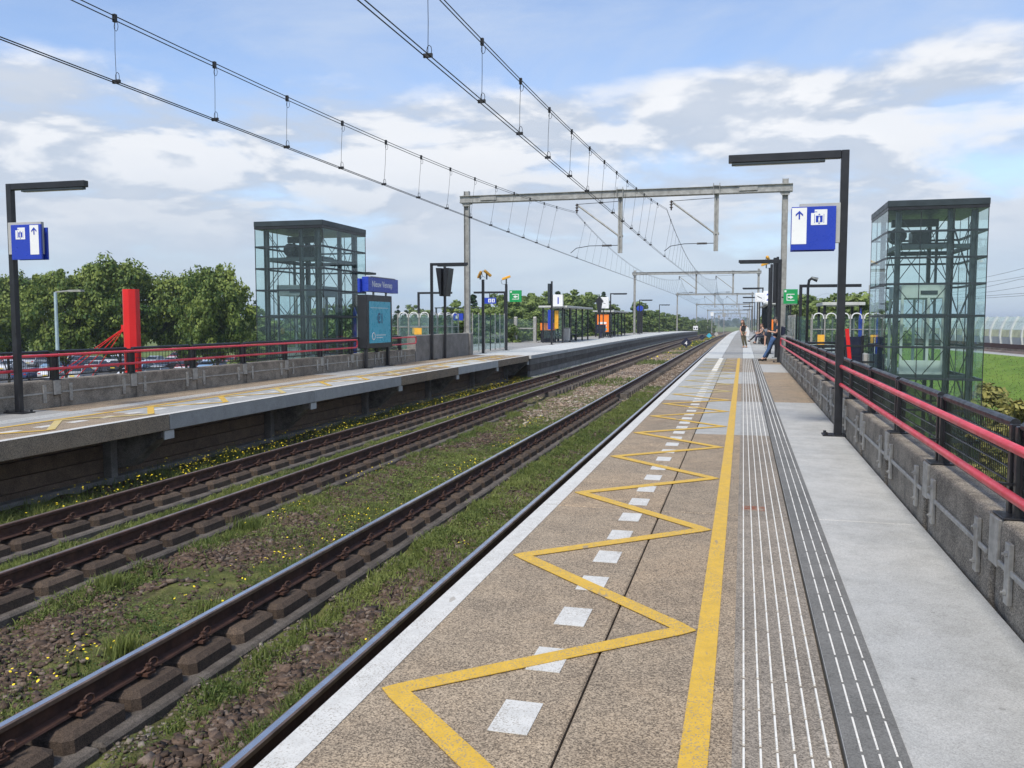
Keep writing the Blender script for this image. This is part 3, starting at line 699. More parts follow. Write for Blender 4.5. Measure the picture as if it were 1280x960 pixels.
mb = MB(); mb.box(-2.48 - .30, -2.48 + .30, -3, 28, -1.22, -1.05); mb.build('concrete_slab', SLABC, tR, bevel=.02)

# ---- loose ballast stones (nobody could count them)
rng = np.random.default_rng(3)
def fbm2(x, y, s):
    v = np.zeros_like(x)
    for i, (a, b, c) in enumerate([(1, 1.7, .3), (2.1, -1.3, 1.1), (-1.7, 3.3, 2.0), (4.1, 2.9, .7), (6.3, -5.1, 1.9)]):
        v += np.sin(x * a * s + np.cos(y * b * s * .7 + c) * 1.5 + c) * np.cos(y * b * s + x * .5 * s + c * 2) / (1 + i * .5)
    return v / 2.2
def sample(n, x0, x1, y0, y1, dens, pw=1.6):
    """Random points, denser near the camera."""
    u = rng.random(n); y = y0 + (y1 - y0) * u ** pw; x = x0 + (x1 - x0) * rng.random(n)
    k = rng.random(n) < dens(x, y); return x[k], y[k]
def embz(x, y): return emb(x, y)
base = np.array([(-1, -1, -.6), (1, -1, -.6), (1, 1, -.6), (-1, 1, -.6), (-1, -1, .6), (1, -1, .6), (1, 1, .6), (-1, 1, .6)], float)
bf = np.array([(0, 3, 2, 1), (4, 5, 6, 7), (0, 1, 5, 4), (1, 2, 6, 5), (2, 3, 7, 6), (3, 0, 4, 7)])
def stones(name, x, y, smin, smax, mat, lift=.2):
    n = len(x); s = rng.uniform(smin, smax, n) * (1 + .5 * (rng.random(n) > .85))
    V = base[None] * (1 + rng.uniform(-.55, .45, (n, 8, 3))) * s[:, None, None] * np.stack([rng.uniform(.7, 1.25, n), rng.uniform(.7, 1.25, n), rng.uniform(.45, .95, n)], 1)[:, None, :]
    a = rng.uniform(0, 2 * pi, n); t = rng.uniform(-.7, .7, n)
    ca, sa, ct, st = np.cos(a), np.sin(a), np.cos(t), np.sin(t)
    X = V[..., 0] * ct[:, None] + V[..., 2] * st[:, None]; Z = -V[..., 0] * st[:, None] + V[..., 2] * ct[:, None]; Y = V[..., 1]
    X2 = X * ca[:, None] - Y * sa[:, None]; Y2 = X * sa[:, None] + Y * ca[:, None]
    P = np.stack([X2 + x[:, None], Y2 + y[:, None], Z + (embz(x, y) + s * lift)[:, None]], -1).reshape(-1, 3)
    F = (bf[None] + (np.arange(n) * 8)[:, None, None]).reshape(-1, 4)
    tint = np.repeat(rng.random(n), 8)
    return tag(put(name, mesh_np(name, P, F, mat, tint)), kind='stuff')
def stone_mat(name, a, b_, c):
    m, nt, b = nodes_of(name); at = nt.nodes.new('ShaderNodeAttribute'); at.attribute_name = 'tint'
    r = nt.nodes.new('ShaderNodeValToRGB'); r.color_ramp.elements[0].color = a + (1,); r.color_ramp.elements[1].color = b_ + (1,); r.color_ramp.elements[1].position = .8
    e = r.color_ramp.elements.new(.97); e.color = c + (1,); nt.links.new(at.outputs['Fac'], r.inputs[0])
    n = noise(nt, coord(nt), 45, 3, .7, (.3, .7, .7, 1.25)); cc = nt.nodes.new('ShaderNodeCombineColor')
    for i in range(3): nt.links.new(n, cc.inputs[i])
    nt.links.new(mixrgb(nt, 1.0, r.outputs[0], cc.outputs[0], 'MULTIPLY'), b.inputs['Base Color']); b.inputs['Roughness'].default_value = .85; b.inputs['Specular IOR Level'].default_value = .25; return m
STD = stone_mat('dark_porphyry_stones', (.050, .035, .026), (.135, .092, .066), (.19, .15, .12))
STR = stone_mat('crumbled_concrete', (.085, .068, .052), (.21, .175, .14), (.27, .24, .2))
STS = stone_mat('sandy_ballast_stones', (.15, .11, .08), (.34, .265, .20), (.45, .40, .34))
def inb(x, lo, hi, soft=.12): return np.clip((x - lo) / soft, 0, 1) * np.clip((hi - x) / soft, 0, 1)
x, y = sample(52000, -3.62, -2.62, 1.5, 24, lambda x, y: inb(x, -3.42, -2.66, .25) * np.clip(.75 + .8 * fbm2(x, y, 1.4), .12, 1) * np.clip((24 - y) / 10, 0, 1))
stones('ballast_stones', x, y, .013, .028, STD)
x, y = sample(110000, -6.1, -4.15, 2.5, 34, lambda x, y: np.clip(.22 - .55 * (x + 5.15) + 1.0 * fbm2(x, y, .9), .03, 1) * np.clip((x + 6.15) / .3, .1, 1))
stones('ballast_stones', x, y, .011, .025, STD)
x, y = sample(16000, -9.6, -8.2, 3, 36, lambda x, y: .5 + 0 * x)
stones('ballast_stones', x, y, .012, .026, STD)
x, y = sample(46000, -6.0, -4.1, 19, 75, lambda x, y: np.clip((y - 20) / 9, 0, 1) * np.clip(.9 + .4 * fbm2(x, y, .6), 0, 1), 1.5)
stones('sandy_ballast', x, y, .018, .040, STS)
x, y = sample(26000, -7.7, -2.7, 26, 80, lambda x, y: np.clip((y - 26) / 8, 0, 1) * ((np.abs(x + 7.12) < .66) | (np.abs(x + 3.22) < .66)), 1.4)
stones('sandy_ballast', x, y, .016, .034, STS)
x, y = sample(3500, -3.68, -3.45, 2, 26, lambda x, y: .7 + 0 * x)
stones('rubble', x, y, .006, .014, STR)

# ---- grass and weeds
def grass(name, x, y, hmin, hmax, wmin, wmax, mat=None, zoff=None, lean=.5, blades=1, spread=.02):
    x = np.repeat(x, blades) + rng.normal(0, spread, len(x) * blades); y = np.repeat(y, blades) + rng.normal(0, spread, len(x))
    n = len(x); h = rng.uniform(hmin, hmax, n); wv = rng.uniform(wmin, wmax, n); a = rng.uniform(0, 2 * pi, n); l = rng.normal(0, lean, (n, 2)) * h[:, None]
    z = embz(x, y) if zoff is None else np.full(n, zoff)
    dx, dy = np.cos(a) * wv / 2, np.sin(a) * wv / 2
    p0 = np.stack([x - dx, y - dy, z - .01], 1); p1 = np.stack([x + dx, y + dy, z - .01], 1)
    q0 = np.stack([x - dx * .7 + l[:, 0] * .4, y - dy * .7 + l[:, 1] * .4, z + h * .6], 1); q1 = np.stack([x + dx * .7 + l[:, 0] * .4, y + dy * .7 + l[:, 1] * .4, z + h * .6], 1)
    t = np.stack([x + l[:, 0], y + l[:, 1], z + h], 1)
    V = np.stack([p0, p1, q1, q0, t], 1).reshape(-1, 3); o = np.arange(n)[:, None] * 5
    F = np.concatenate([o + np.array([[0, 1, 2]]), o + np.array([[0, 2, 3]]), o + np.array([[3, 2, 4]])])
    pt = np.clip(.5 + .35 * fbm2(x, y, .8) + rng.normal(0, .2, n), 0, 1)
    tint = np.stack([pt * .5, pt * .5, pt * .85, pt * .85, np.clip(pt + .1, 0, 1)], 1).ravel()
    return V, F, tint
def grass_obj(name, parts, mat=None):
    Vs, Fs, Ts, o = [], [], [], 0
    for V, F, T in parts: Vs.append(V); Fs.append(F + o); Ts.append(T); o += len(V)
    return tag(put(name, mesh_np(name, np.concatenate(Vs), np.concatenate(Fs), mat or GRASSM, np.concatenate(Ts))), kind='stuff')
P_ = []
x, y = sample(9000, -3.62, -3.1, 1.5, 30, lambda x, y: inb(x, -3.62, -3.22, .1) * np.clip(.55 + .8 * fbm2(x, y, 1.1), 0, 1)); P_.append(grass('g', x, y, .03, .085, .006, .014, blades=5, spread=.03))
x, y = sample(14000, -2.98, -2.60, 1.5, 32, lambda x, y: inb(x, -2.98, -2.60, .12) * np.clip(.6 + .7 * fbm2(x + 5, y, 1.0), 0.08, 1)); P_.append(grass('g', x, y, .02, .085, .005, .012, blades=7, spread=.045))
x, y = sample(12000, -3.6, -2.6, 7, 34, lambda x, y: np.clip(.45 + .9 * fbm2(x + 2, y + 4, .7), 0, .9) * np.clip((y - 6) / 6, 0, 1)); P_.append(grass('g', x, y, .03, .10, .008, .018, blades=5, spread=.05))
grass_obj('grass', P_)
P_ = []
x, y = sample(30000, -6.05, -4.12, 3, 34, lambda x, y: np.clip(.22 + .36 * (x + 5.2) + 1.1 * fbm2(x + 9, y + 3, .95), 0.02, 1) * np.clip((36 - y) / 12, 0, 1)); P_.append(grass('g', x, y, .010, .055, .006, .013, blades=6, spread=.07))
x, y = sample(9000, -6.10, -5.75, 3, 36, lambda x, y: np.clip(.4 + 1.1 * fbm2(x, y + 9, 1.0), 0, 1)); P_.append(grass('g', x, y, .02, .09, .007, .015, blades=6, spread=.06))
x, y = sample(3500, -4.6, -4.2, 4, 30, lambda x, y: np.clip(-.1 + 1.3 * fbm2(x, y + 2, .9), 0, 1)); P_.append(grass('g', x, y, .04, .13, .005, .010, blades=7, spread=.07))
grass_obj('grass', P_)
# low leafy ground cover and moss cushions
def cover(x, y, hmax, smin, smax):
    n = len(x); h = rng.random(n) ** 1.5 * hmax; z = embz(x, y) + .006 + h; s = rng.uniform(smin, smax, n)[:, None]; nr = rng.normal(0, .55, (n, 3)) + np.array([0, 0, 1]); nr /= np.linalg.norm(nr, axis=1)[:, None]
    t1 = np.cross(nr, rng.normal(size=(n, 3))); t1 /= np.linalg.norm(t1, axis=1)[:, None]; t2 = np.cross(nr, t1); P = np.stack([x, y, z], 1)
    V = np.stack([P + t1 * s, P + t2 * s * .6, P - t1 * s, P - t2 * s * .6], 1).reshape(-1, 3); o = np.arange(n)[:, None] * 4
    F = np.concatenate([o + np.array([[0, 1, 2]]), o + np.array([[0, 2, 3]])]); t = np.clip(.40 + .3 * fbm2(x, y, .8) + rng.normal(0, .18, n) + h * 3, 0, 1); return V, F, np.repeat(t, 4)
def clumped(n, x0, x1, y0, y1, dens, per, sp, pw=1.6):
    x, y = sample(n, x0, x1, y0, y1, dens, pw); x = np.repeat(x, per); y = np.repeat(y, per); return x + rng.normal(0, sp, len(x)), y + rng.normal(0, sp, len(x))
P_ = []
P_.append(cover(*clumped(3300, -3.60, -3.15, 1.5, 26, lambda x, y: inb(x, -3.60, -3.2, .08) * np.clip(.6 + .7 * fbm2(x, y, 1.1), .1, 1), 14, .035), .05, .006, .013))
P_.append(cover(*clumped(3600, -2.95, -2.6, 1.5, 26, lambda x, y: inb(x, -2.98, -2.60, .12) * np.clip(.55 + .8 * fbm2(x + 5, y, 1.0), .1, 1), 14, .035), .06, .006, .013))
P_.append(cover(*clumped(9500, -5.5, -4.12, 3, 30, lambda x, y: np.clip(.35 + .6 * (x + 4.9) + .9 * fbm2(x + 9, y + 3, .75), .04, 1), 12, .05), .03, .006, .014))
P_.append(cover(*clumped(7000, -5.6, -4.12, 9, 32, lambda x, y: np.clip(.5 + .5 * (x + 4.9) + .9 * fbm2(x + 3, y + 1, .6), .05, 1), 12, .06, 1.2), .05, .010, .02))
P_.append(cover(*clumped(5000, -3.55, -2.65, 9, 34, lambda x, y: np.clip(.5 + .9 * fbm2(x + 3, y + 7, .6), .05, 1), 12, .05, 1.2), .05, .010, .02))
P_.append(cover(*clumped(3200, -6.12, -5.6, 3, 30, lambda x, y: np.clip(.4 + 1.0 * fbm2(x, y + 9, 1.0), .1, 1), 14, .045), .05, .007, .016))
P_.append(cover(*clumped(3400, -7.5, -6.7, 4, 36, lambda x, y: np.clip(.6 + .9 * fbm2(x, y + 5, .8), .1, 1), 12, .05), .05, .008, .018))
P_.append(cover(*clumped(4200, -9.5, -8.2, 4, 38, lambda x, y: np.clip(.3 + .35 * (x + 9) + .9 * fbm2(x, y, .8), .06, 1), 12, .06), .12, .008, .02))
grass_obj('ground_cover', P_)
P_ = []
x, y = sample(17000, -7.5, -6.7, 4, 40, lambda x, y: np.clip(.6 + .9 * fbm2(x, y + 5, .8), 0.1, 1)); P_.append(grass('g', x, y, .02, .09, .007, .015, blades=6, spread=.06))
x, y = sample(17000, -9.55, -8.2, 4, 40, lambda x, y: np.clip(.15 + .35 * (x + 9) + .9 * fbm2(x, y, .8), 0.06, 1)); P_.append(grass('g', x, y, .06, .22, .006, .014, blades=5, spread=.06))
grass_obj('grass', P_)
P_ = []
x, y = sample(26000, -8.6, -7.95, 34, 150, lambda x, y: np.clip(.85 + .4 * fbm2(x, y, .3), 0, 1), 1.3); P_.append(grass('g', x, y, .06, .22, .02, .05, blades=3, spread=.1))
x, y = sample(14000, -6.0, -4.3, 24, 160, lambda x, y: np.clip(-.1 + 1.2 * fbm2(x, y, .25) + (y > 70) * .3, 0, 1), 1.3); P_.append(grass('g', x, y, .05, .2, .02, .05, blades=3, spread=.12))
grass_obj('grass', P_)
# yellow ragwort heads in drifts: a flat flower on a thin stem
def flowers(name, x, y, h0, h1, r0, r1, z0=None):
    n = len(x); h = rng.uniform(h0, h1, n); z = (embz(x, y) if z0 is None else z0) + h; r = rng.uniform(r0, r1, n)
    ang = np.arange(6) * pi / 3; tl = rng.normal(0, .35, (n, 2))
    rim = np.stack([x[:, None] + r[:, None] * np.cos(ang), y[:, None] + r[:, None] * np.sin(ang), z[:, None] + r[:, None] * (np.cos(ang) * tl[:, :1] + np.sin(ang) * tl[:, 1:])], -1)
    cen = np.stack([x, y, z + r * .35], 1)[:, None]; V = np.concatenate([cen, rim], 1).reshape(-1, 3); o = np.arange(n)[:, None] * 7
    F = np.concatenate([o + np.array([[0, i + 1, (i + 1) % 6 + 1]]) for i in range(6)])
    V2, F2, T2 = grass('s', x, y, 1, 1.0001, .004, .007, lean=0.0, spread=1e-5); 
    zz = embz(x, y) if z0 is None else np.full(n, z0)
    V2 = V2.reshape(-1, 5, 3); V2[:, 2:4, 2] = (zz + h * .6)[:, None]; V2[:, 4, 2] = z; V2[:, 4, 0] = x; V2[:, 4, 1] = y
    return (V, F, np.ones(len(V))), (V2.reshape(-1, 3), F2, T2 * .6)
def drift(n, cx, cy, sx, sy): return rng.normal(cx, sx, n), rng.normal(cy, sy, n)
fl, st = [], []
def add_fl(x, y, *a):
    k_ = rng.random(len(x)) < .9; x, y = x[k_], y[k_]
    A, B = flowers('f', x, y, *a); fl.append(A); st.append(B)
for cy, n in ((9.4, 50), (10.6, 70), (12.4, 120), (13.4, 140), (14.8, 90), (16, 90), (17.4, 110), (18.6, 70), (20, 90), (21.2, 90), (22.6, 110), (24, 80), (25.5, 120), (27, 130), (28.6, 160), (30.5, 130), (33, 150)):
    x, y = drift(n, -8.75, cy, .26, .55); k = (x > -9.5) & (x < -8.15); add_fl(x[k], y[k], .08, .32, .008, .016)
for cx, cy, n in ((-4.75, 5.3, 34), (-4.95, 5.0, 12), (-4.4, 5.9, 12), (-4.7, 7.9, 30), (-4.9, 6.7, 10), (-4.45, 9.0, 30), (-4.7, 10.2, 40), (-4.4, 12.2, 40), (-4.5, 14, 60), (-4.6, 17, 60), (-5.8, 10, 30), (-5.9, 13, 40), (-7.1, 12, 40), (-7.0, 17, 40), (-7.1, 21, 50), (-7, 25, 50), (-5, 21, 60), (-2.8, 6.2, 4), (-3.0, 9.5, 6)):
    x, y = drift(n, cx, cy, .12, .22 + .02 * cy); add_fl(x, y, .06, .17, .006, .012)
x, y = drift(300, -5.2, 100, .5, 40); kk_ = y > 55; x, y = x[kk_], y[kk_]; add_fl(x, y, .1, .2, .03, .05)
o = grass_obj('wild_flowers', fl, FLOWM); grass_obj('flower_stems', st)
# weed tufts one can point to
def tuft_mesh(seed, h, r, n):
    global rng
    keep = rng; rng = np.random.default_rng(seed)
    x = rng.normal(0, r, n); y = rng.normal(0, r, n); V, F, T = grass('t', x, y, h * .4, h, .006, .012, zoff=0.0, lean=.35); T = T * .5 + .3
    rng = keep; return mesh_np('weed_tuft', V, F, GRASSM, T)
TU = [tuft_mesh(11, .17, .06, 260), tuft_mesh(12, .15, .10, 360), tuft_mesh(17, .22, .03, 120)]
W = [(-4.42, 6.55, 1, 'feathery green weed tuft beside the shiny left rail, just behind the two yellow flowers'),
     (-4.62, 5.55, 0, 'weed tuft topped by bright yellow flowers in the moss left of the near track'),
     (-5.85, 6.9, 0, 'small leafy weed growing against the far track slab, lower left'),
     (-5.9, 9.4, 1, 'bushy weed tuft on the slab edge of the far track'),
     (-3.1, 3.55, 2, 'tall thin weed standing among the dark stones of the near track'),
     (-2.85, 21.5, 1, 'dark round weed between the rails where the sandy ballast begins'),
     (-5.95, 22.5, 1, 'yellow green weed at the end of the far track slab')]
for x, y, k, lb in W: tag(put('weed', TU[k], loc=(x, y, -1.07)), lb, 'weed', 'weeds growing between the tracks')

# ================================================================== OVERHEAD LINE
def contact_z(y): return 4.29 - drop(y) * 1.0
GY = [-24, 36, 96, 160, 228, 300, 375]
def cat_z(y):
    for a, b in zip(GY[:-1], GY[1:]):
        if a <= y <= b:
            t = (y - a) / (b - a) * 2 - 1; top = 5.98 - drop(y); return top - (1 - t * t) * .99
    return 5.9 - drop(y)
def overhead(xc, label, hang):
    t = thing('overhead_line', label, 'overhead line')
    def sx(y):  # stagger
        i = 0
        for k_, (a, b) in enumerate(zip(GY[:-1], GY[1:])):
            if a <= y <= b: s0 = (-1) ** k_ * .12; tt = (y - a) / (b - a); return xc + s0 * (1 - 2 * tt)
        return xc
    ysl = list(np.linspace(-24, 375, 200))
    for dx in (-.03, .03):
        mb = MB(); mb.tube([(sx(y) + dx, y, contact_z(y)) for y in ysl], .0068, 5); mb.build('contact_wire', WIRE, t)
    hx = lambda y: sx(y) + (hang - .0) * max(0, 1 - min(abs(y - g) for g in GY) / 30.0) ** 2 * 1.0
    for dz in (0, .05):
        mb = MB(); mb.tube([(hx(y), y, cat_z(y) + dz) for y in sorted(set(ysl + GY))], .0068, 5); mb.build('messenger_wire', WIRE, t)
    y = 2.9
    k_ = 0
    while y < 150:
        if min(abs(y - g) for g in GY) > 1.6:
            z0, z1 = contact_z(y), cat_z(y); mb = MB(); x0, x1 = sx(y), hx(y); wob = rnd.uniform(-.02, .02)
            mb.tube([(x0, y, z0 + .02), ((x0 + x1) / 2 + wob * .4, y, (z0 + z1) / 2), (x1, y, z1)], .0038 if y < 60 else .006, 4)
            if y < 40:
                for zc, s_ in ((z0 + .06, 1), (z1 - .07, 1)):
                    xx = x0 if zc < (z0 + z1) / 2 else x1
                    mb.tube([(xx + .028 * cos(a) + .015, y, zc + .055 * sin(a)) for a in [2 * pi * i / 8 for i in range(8)]], .004, 4, closed=True)
                mb.box(x0 - .05, x0 + .05, y - .014, y + .014, z0 - .012, z0 + .03); mb.box(x1 - .02, x1 + .02, y - .02, y + .02, z1 - .02, z1 + .07)
            mb.build('dropper', WIRE, t)
        y += 1.98
    return t
overhead(-7.16, 'twin overhead wires above the far left track', .42)
overhead(-3.27, 'twin overhead wires above the near track next to the right platform', .30)
def gantry(i, y, label):
    d = drop(y); t = thing('catenary_gantry', label, 'gantry', (0, y, -d), group='catenary portals spanning both tracks')
    xl, xr = -11.62, 1.50
    for x, zb in ((xl, .95 if i == 0 else 0.0), (xr, 0.0)):
        mb = MB(); h = .105
        for sx_ in (-1, 1): mb.box(x + sx_ * h - .009, x + sx_ * h + .009, -.11, .11, zb, 7.05)
        mb.box(x - h, x + h, -.007, .007, zb, 7.05); mb.build('column', GANTRY, t, bevel=.003)
        mb = MB(); mb.box(x - .15, x + .15, -.15, .15, zb - .0, zb + .03)
        for q in (-.11, .11):
            for q2 in (-.11, .11): mb.tube([(x + q, q2, zb + .02), (x + q, q2, zb + .09)], .018, 6)
        mb.build('base_plate', GANTRY, t)
        if i == 0 and x < 0:
            mb = MB(); mb.prism([(x - .2, -.2), (x + .2, -.2), (x + .2, .2), (x - .2, .2)], 'z', -.3, .95); mb.build('concrete_plinth', GWALL, t, bevel=.03)
        mb = MB(); mb.box(x - .19, x + .19, -.16, .16, 6.50, 6.535); mb.box(x - .16, x + .16, -.13, -.115, 6.40, 6.86); mb.build('bracket', GANTRY, t)
    mb = MB()
    for zz in (6.555, 6.825): mb.box(xl - .28, xr + .28, -.20, .20, zz - .012, zz + .012)
    mb.box(xl - .28, xr + .28, -.128, -.112, 6.567, 6.813); mb.box(xl - .28, xr + .28, .112, .128, 6.567, 6.813)
    mb.build('beam', GANTRY, t, bevel=.003)
    mb = MB()
    for xx in (xl + 1.0, xr - 1.4): mb.box(xx - .35, xx + .35, -.206, -.13, 6.62, 6.76)
    mb.build('splice_plate', GANTRY, t)
    for xt, xpst in ((-7.16, -4.98), (-3.27, -1.12)):
        mb = MB()
        for q in (-.06, .06): mb.box(xpst + q - .03, xpst + q + .03, -.06, .06, 4.28, 6.54)
        mb.box(xpst - .03, xpst + .03, -.008, .008, 4.28, 6.54)
        mb.build('drop_post', GANTRY, t, bevel=.004)
        mb = MB(); mb.box(xpst - .15, xpst + .15, -.22, .22, 6.84, 6.87)
        for q in (-.12, .12): mb.tube([(xpst + q, -.215, 6.48), (xpst + q, -.215, 6.95)], .015, 5)
        mb.build('clamp', GANTRY, t)
        ix = xt + .36
        mb = MB(); mb.tube([(ix, 0, 6.33), (xpst, 0, 6.40)], .012, 5); mb.build('tie_rod', WIRE, t)
        mb = MB(); mb.tube([(ix + .06, 0, 6.27), (xpst - .05, 0, 4.98)], .038, 8); mb.tube([(xpst - .11, 0, 4.98), (xpst + .12, 0, 4.98)], .05, 6); mb.build('cantilever_tube', GANTRY, t)
        mb = MB(); zs = [6.36, 6.33, 6.30, 6.27, 6.22, 6.19, 6.16, 6.11, 6.08, 6.05, 6.0, 5.96]; rs = [.03, .03, .085, .03, .03, .085, .03, .03, .085, .03, .03, .02]
        mb.tube([(ix, 0, z) for z in zs], rs, 10); mb.build('insulator', CERAM, t, smooth=True)
        mb = MB(); pts = [(xt + .1, 0, 4.32), (xt + .35, 0, 4.52), (xt + .9, 0, 4.60), (xpst - .5, 0, 4.60), (xpst - .05, 0, 4.60)]
        mb.tube(pts, .014, 6); mb.tube([(xpst - .75, 0, 4.60), (xpst - .35, 0, 4.60)], .04, 8); mb.build('steady_arm', WIRE, t)
    return t
wordn = ['nearest grey catenary portal spanning both tracks above the platforms', 'second catenary portal along the tracks, smaller behind the nearest', 'third catenary portal along the tracks', 'fourth catenary portal along the tracks', 'fifth, very small catenary portal along the tracks', 'farthest, tiny catenary portal near the vanishing point']
for i, y in enumerate(GY[1:]): gantry(i, y, wordn[i])
# anchor wires crossing behind the first portal, low feeder posts far down the line
for (x, y, h, lb) in ((-8.9, 262, 6.5, 'pale far signal mast left of the distant tracks'), (-5.2, 250, 6, 'thin far mast between the distant tracks'), (-8.7, 330, 6.5, 'thin post in the farthest row beside the tracks')):
    t = thing('line_mast', lb, 'mast', (x, y, -1.1 - drop(y))); mb = MB(); mb.tube([(0, 0, 0), (0, 0, h)], .12, 6); mb.build('pole', GANTRY, t); mb = MB(); mb.box(-.45, .45, -.15, .15, h * .82, h); mb.build('head', WHITE if x < -8.8 else GANTRY, t)

# ================================================================== LAMPS, SIGNS, POLES
def lamp(x, y, dirx, label, z0=0.0, h=3.66, grp='black angled platform lamps'):
    t = thing('platform_lamp', label, 'lamp', (x, y, z0 - drop(y)), group=grp)
    mb = MB(); mb.box(-.048, .048, -.048, .048, .012, h); mb.build('pole', BLACK, t, bevel=.006)
    mb = MB(); mb.box(-.19, .19, -.13, .13, 0.005, .022)
    mb.build('base_plate', BLACK, t)
    for q in (-.15, .15):
        for q2 in (-.09, .09):
            mb = MB(); mb.tube([(q, q2, .02), (q, q2, .055)], .02, 6); mb.build('bolt', BLACK, t)
    a, b = sorted((dirx * .049, dirx * 1.44))
    mb = MB(); mb.box(a, b, -.05, .05, h - .10, h - .001); mb.build('arm', BLACK, t, bevel=.006)
    a, b = sorted((dirx * .24, dirx * 1.40))
    mb = MB(); mb.box(a, b, -.04, .04, h - .135, h - .101); o = mb.build('light_fitting', DSTEEL, t, bevel=.004)
    mb = MB(); a, b = sorted((dirx * .3, dirx * 1.36)); mb.box(a, b, -.03, .03, h - .139, h - .1355); mb.build('diffuser', SGREY, o)
    return t
lamp(1.215, 11.9, -1, 'tall black platform lamp carrying the blue lift sign on the right platform')
lamp(1.24, 32.3, -1, 'black platform lamp the man in jeans leans against')
lamp(-11.30, 11.4, 1, 'tall black platform lamp with a small blue lift sign, far left of the picture')
lamp(-11.42, 31.0, 1, 'black platform lamp standing left of the tall narrow display post on the left platform')
for y, lb in ((66, 'black lamp above the waiting shelter on the right platform, nearest of the far row'), (90, 'far black lamp of the right platform, second of the stacked row'), (112, 'far black lamp of the right platform, third of the stacked row'), (134, 'far black lamp of the right platform, fourth of the stacked row'), (158, 'smallest black lamp at the end of the right platform')): lamp(1.35, y, -1, lb, h=3.9)
for y, lb in ((76, 'black lamp with its arm over the far orange poster shelter, left platform'), (98, 'black lamp in front of the trees beyond the poster shelter, left platform'), (122, 'small black lamp near the thicket at the end of the left platform')): lamp(-11.3, y, 1, lb, h=3.9)

def arrow_up(mb, cx, z, s, yv, m=0, th=.003):
    lw = .16 * s
    mb.box(cx - lw / 2, cx + lw / 2, yv - th, yv, z - s * .5, z + s * .40, m)
    for sg in (-1, 1):
        mb.prism([(cx, z + s * .5), (cx + sg * s * .42, z + s * .08), (cx + sg * s * .42, z - s * .13), (cx, z + s * .27)], 'y', yv - th * 1.3, yv - .0003, m)
def lift_picto(parent, cx, cz, s, yv, flip=1):
    mb = MB(); c = s * .22
    mb.prism([(cx - s / 2, cz - s / 2), (cx + s / 2, cz - s / 2), (cx + s / 2, cz + s / 2), (cx - s / 2 + c, cz + s / 2), (cx - s / 2 + c, cz + s / 2 - c), (cx - s / 2, cz + s / 2 - c)], 'y', yv - .003, yv)
    mb.build('pictogram', WHITE, parent)
    mb = MB(); y2 = yv - .0045
    mb.box(cx - s * .20, cx + s * .22, y2, yv - .0032, cz - s * .33, cz + s * .10)
    for sg in (-.28, .30): mb.box(cx + s * (sg - .015), cx + s * (sg + .015), y2, yv - .0032, cz - s * .38, cz + s * .20)
    mb.prism([(cx - s * .06, cz + s * .15), (cx + s * .08, cz + s * .15), (cx + s * .01, cz + s * .24)], 'y', y2, yv - .0032)
    mb.prism([(cx - s * .06, cz - s * .37), (cx + s * .08, cz - s * .37), (cx + s * .01, cz - s * .46)], 'y', y2, yv - .0032)
    mb.box(cx - s * .26, cx - s * .12, y2, yv - .0032, cz + s * .33, cz + s * .37)
    q = mb.build('pictogram_print', BLUE, parent)
    mb = MB(); y3 = yv - .006
    mb.prism([(cx + s * .01 + s * .045 * cos(a), cz - s * .01 + s * .045 * sin(a)) for a in [2 * pi * i / 8 for i in range(8)]], 'y', y3, y2 - .0002)
    mb.box(cx - s * .045, cx + s * .065, y3, y2 - .0002, cz - s * .22, cz - s * .06); mb.box(cx - s * .035, cx + s * .0, y3, y2 - .0002, cz - s * .33, cz - s * .22); mb.box(cx + s * .02, cx + s * .055, y3, y2 - .0002, cz - s * .33, cz - s * .22)
    mb.build('passenger_print', WHITE, parent)
def lift_sign(x0, x1, z0, z1, y, left_arrow, label, px):
    t = thing('lift_sign', label, 'sign', (0, 0, 0), group='blue lift direction signs')
    W_ = x1 - x0; H_ = z1 - z0
    mb = MB(); mb.box(x0, x1, y - .055, y - .02, z0, z1); f = mb.build('sign_panel', BLUE, t, bevel=.003)
    wx0, wx1 = (x0 + .004, x0 + W_ * .345) if left_arrow else (x1 - W_ * .36, x1 - W_ * .07)
    mb = MB(); mb.box(wx0, wx1, y - .0585, y - .0553, z0 + H_ * .14, z1 - .012); mb.build('arrow_panel', WHITE, t)
    mb = MB(); arrow_up(mb, (wx0 + wx1) / 2, z1 - H_ * .19, W_ * .20, y - .0588); mb.build('arrow', BLUE, t)
    s = W_ * .36 if left_arrow else W_ * .32
    cx = x0 + W_ * .62 if left_arrow else x0 + W_ * .32
    lift_picto(t, cx, z1 - H_ * .25, s, y - .0553)
    mb = MB(); mb.box(min(x0, px) + (.10 if left_arrow else 0), max(x1, px) if left_arrow else x1 - .03, y - .012, y + .05, z0 + H_ * .16, z1 + .045); mb.build('sign_box', SGREY, t, bevel=.004)
    mb = MB(); mb.box(x0, x1, y + .06, y + .085, z0 - .01, z1 - .01) if left_arrow else mb.box(x0 + .03, x1 + .015, y + .06, y + .085, z0 + .0, z1 - .04); mb.build('rear_panel', BLUE, t, bevel=.003)
    mb = MB()
    for zz in (z0 + H_ * .2, z1 + .02): mb.beam(((x0 + x1) / 2, y + .02, zz), (px, y + .02, zz), .03, .02)
    mb.build('sign_bracket', SGREY, t)
lift_sign(.575, 1.115, 2.40, 2.95, 11.83, True, 'large blue lift sign with white arrow panel hanging from the right lamp', 1.17)
lift_sign(-11.20, -10.63, 2.455, 3.0, 11.33, False, 'small blue lift sign with arrow on the far left lamp', -11.3)

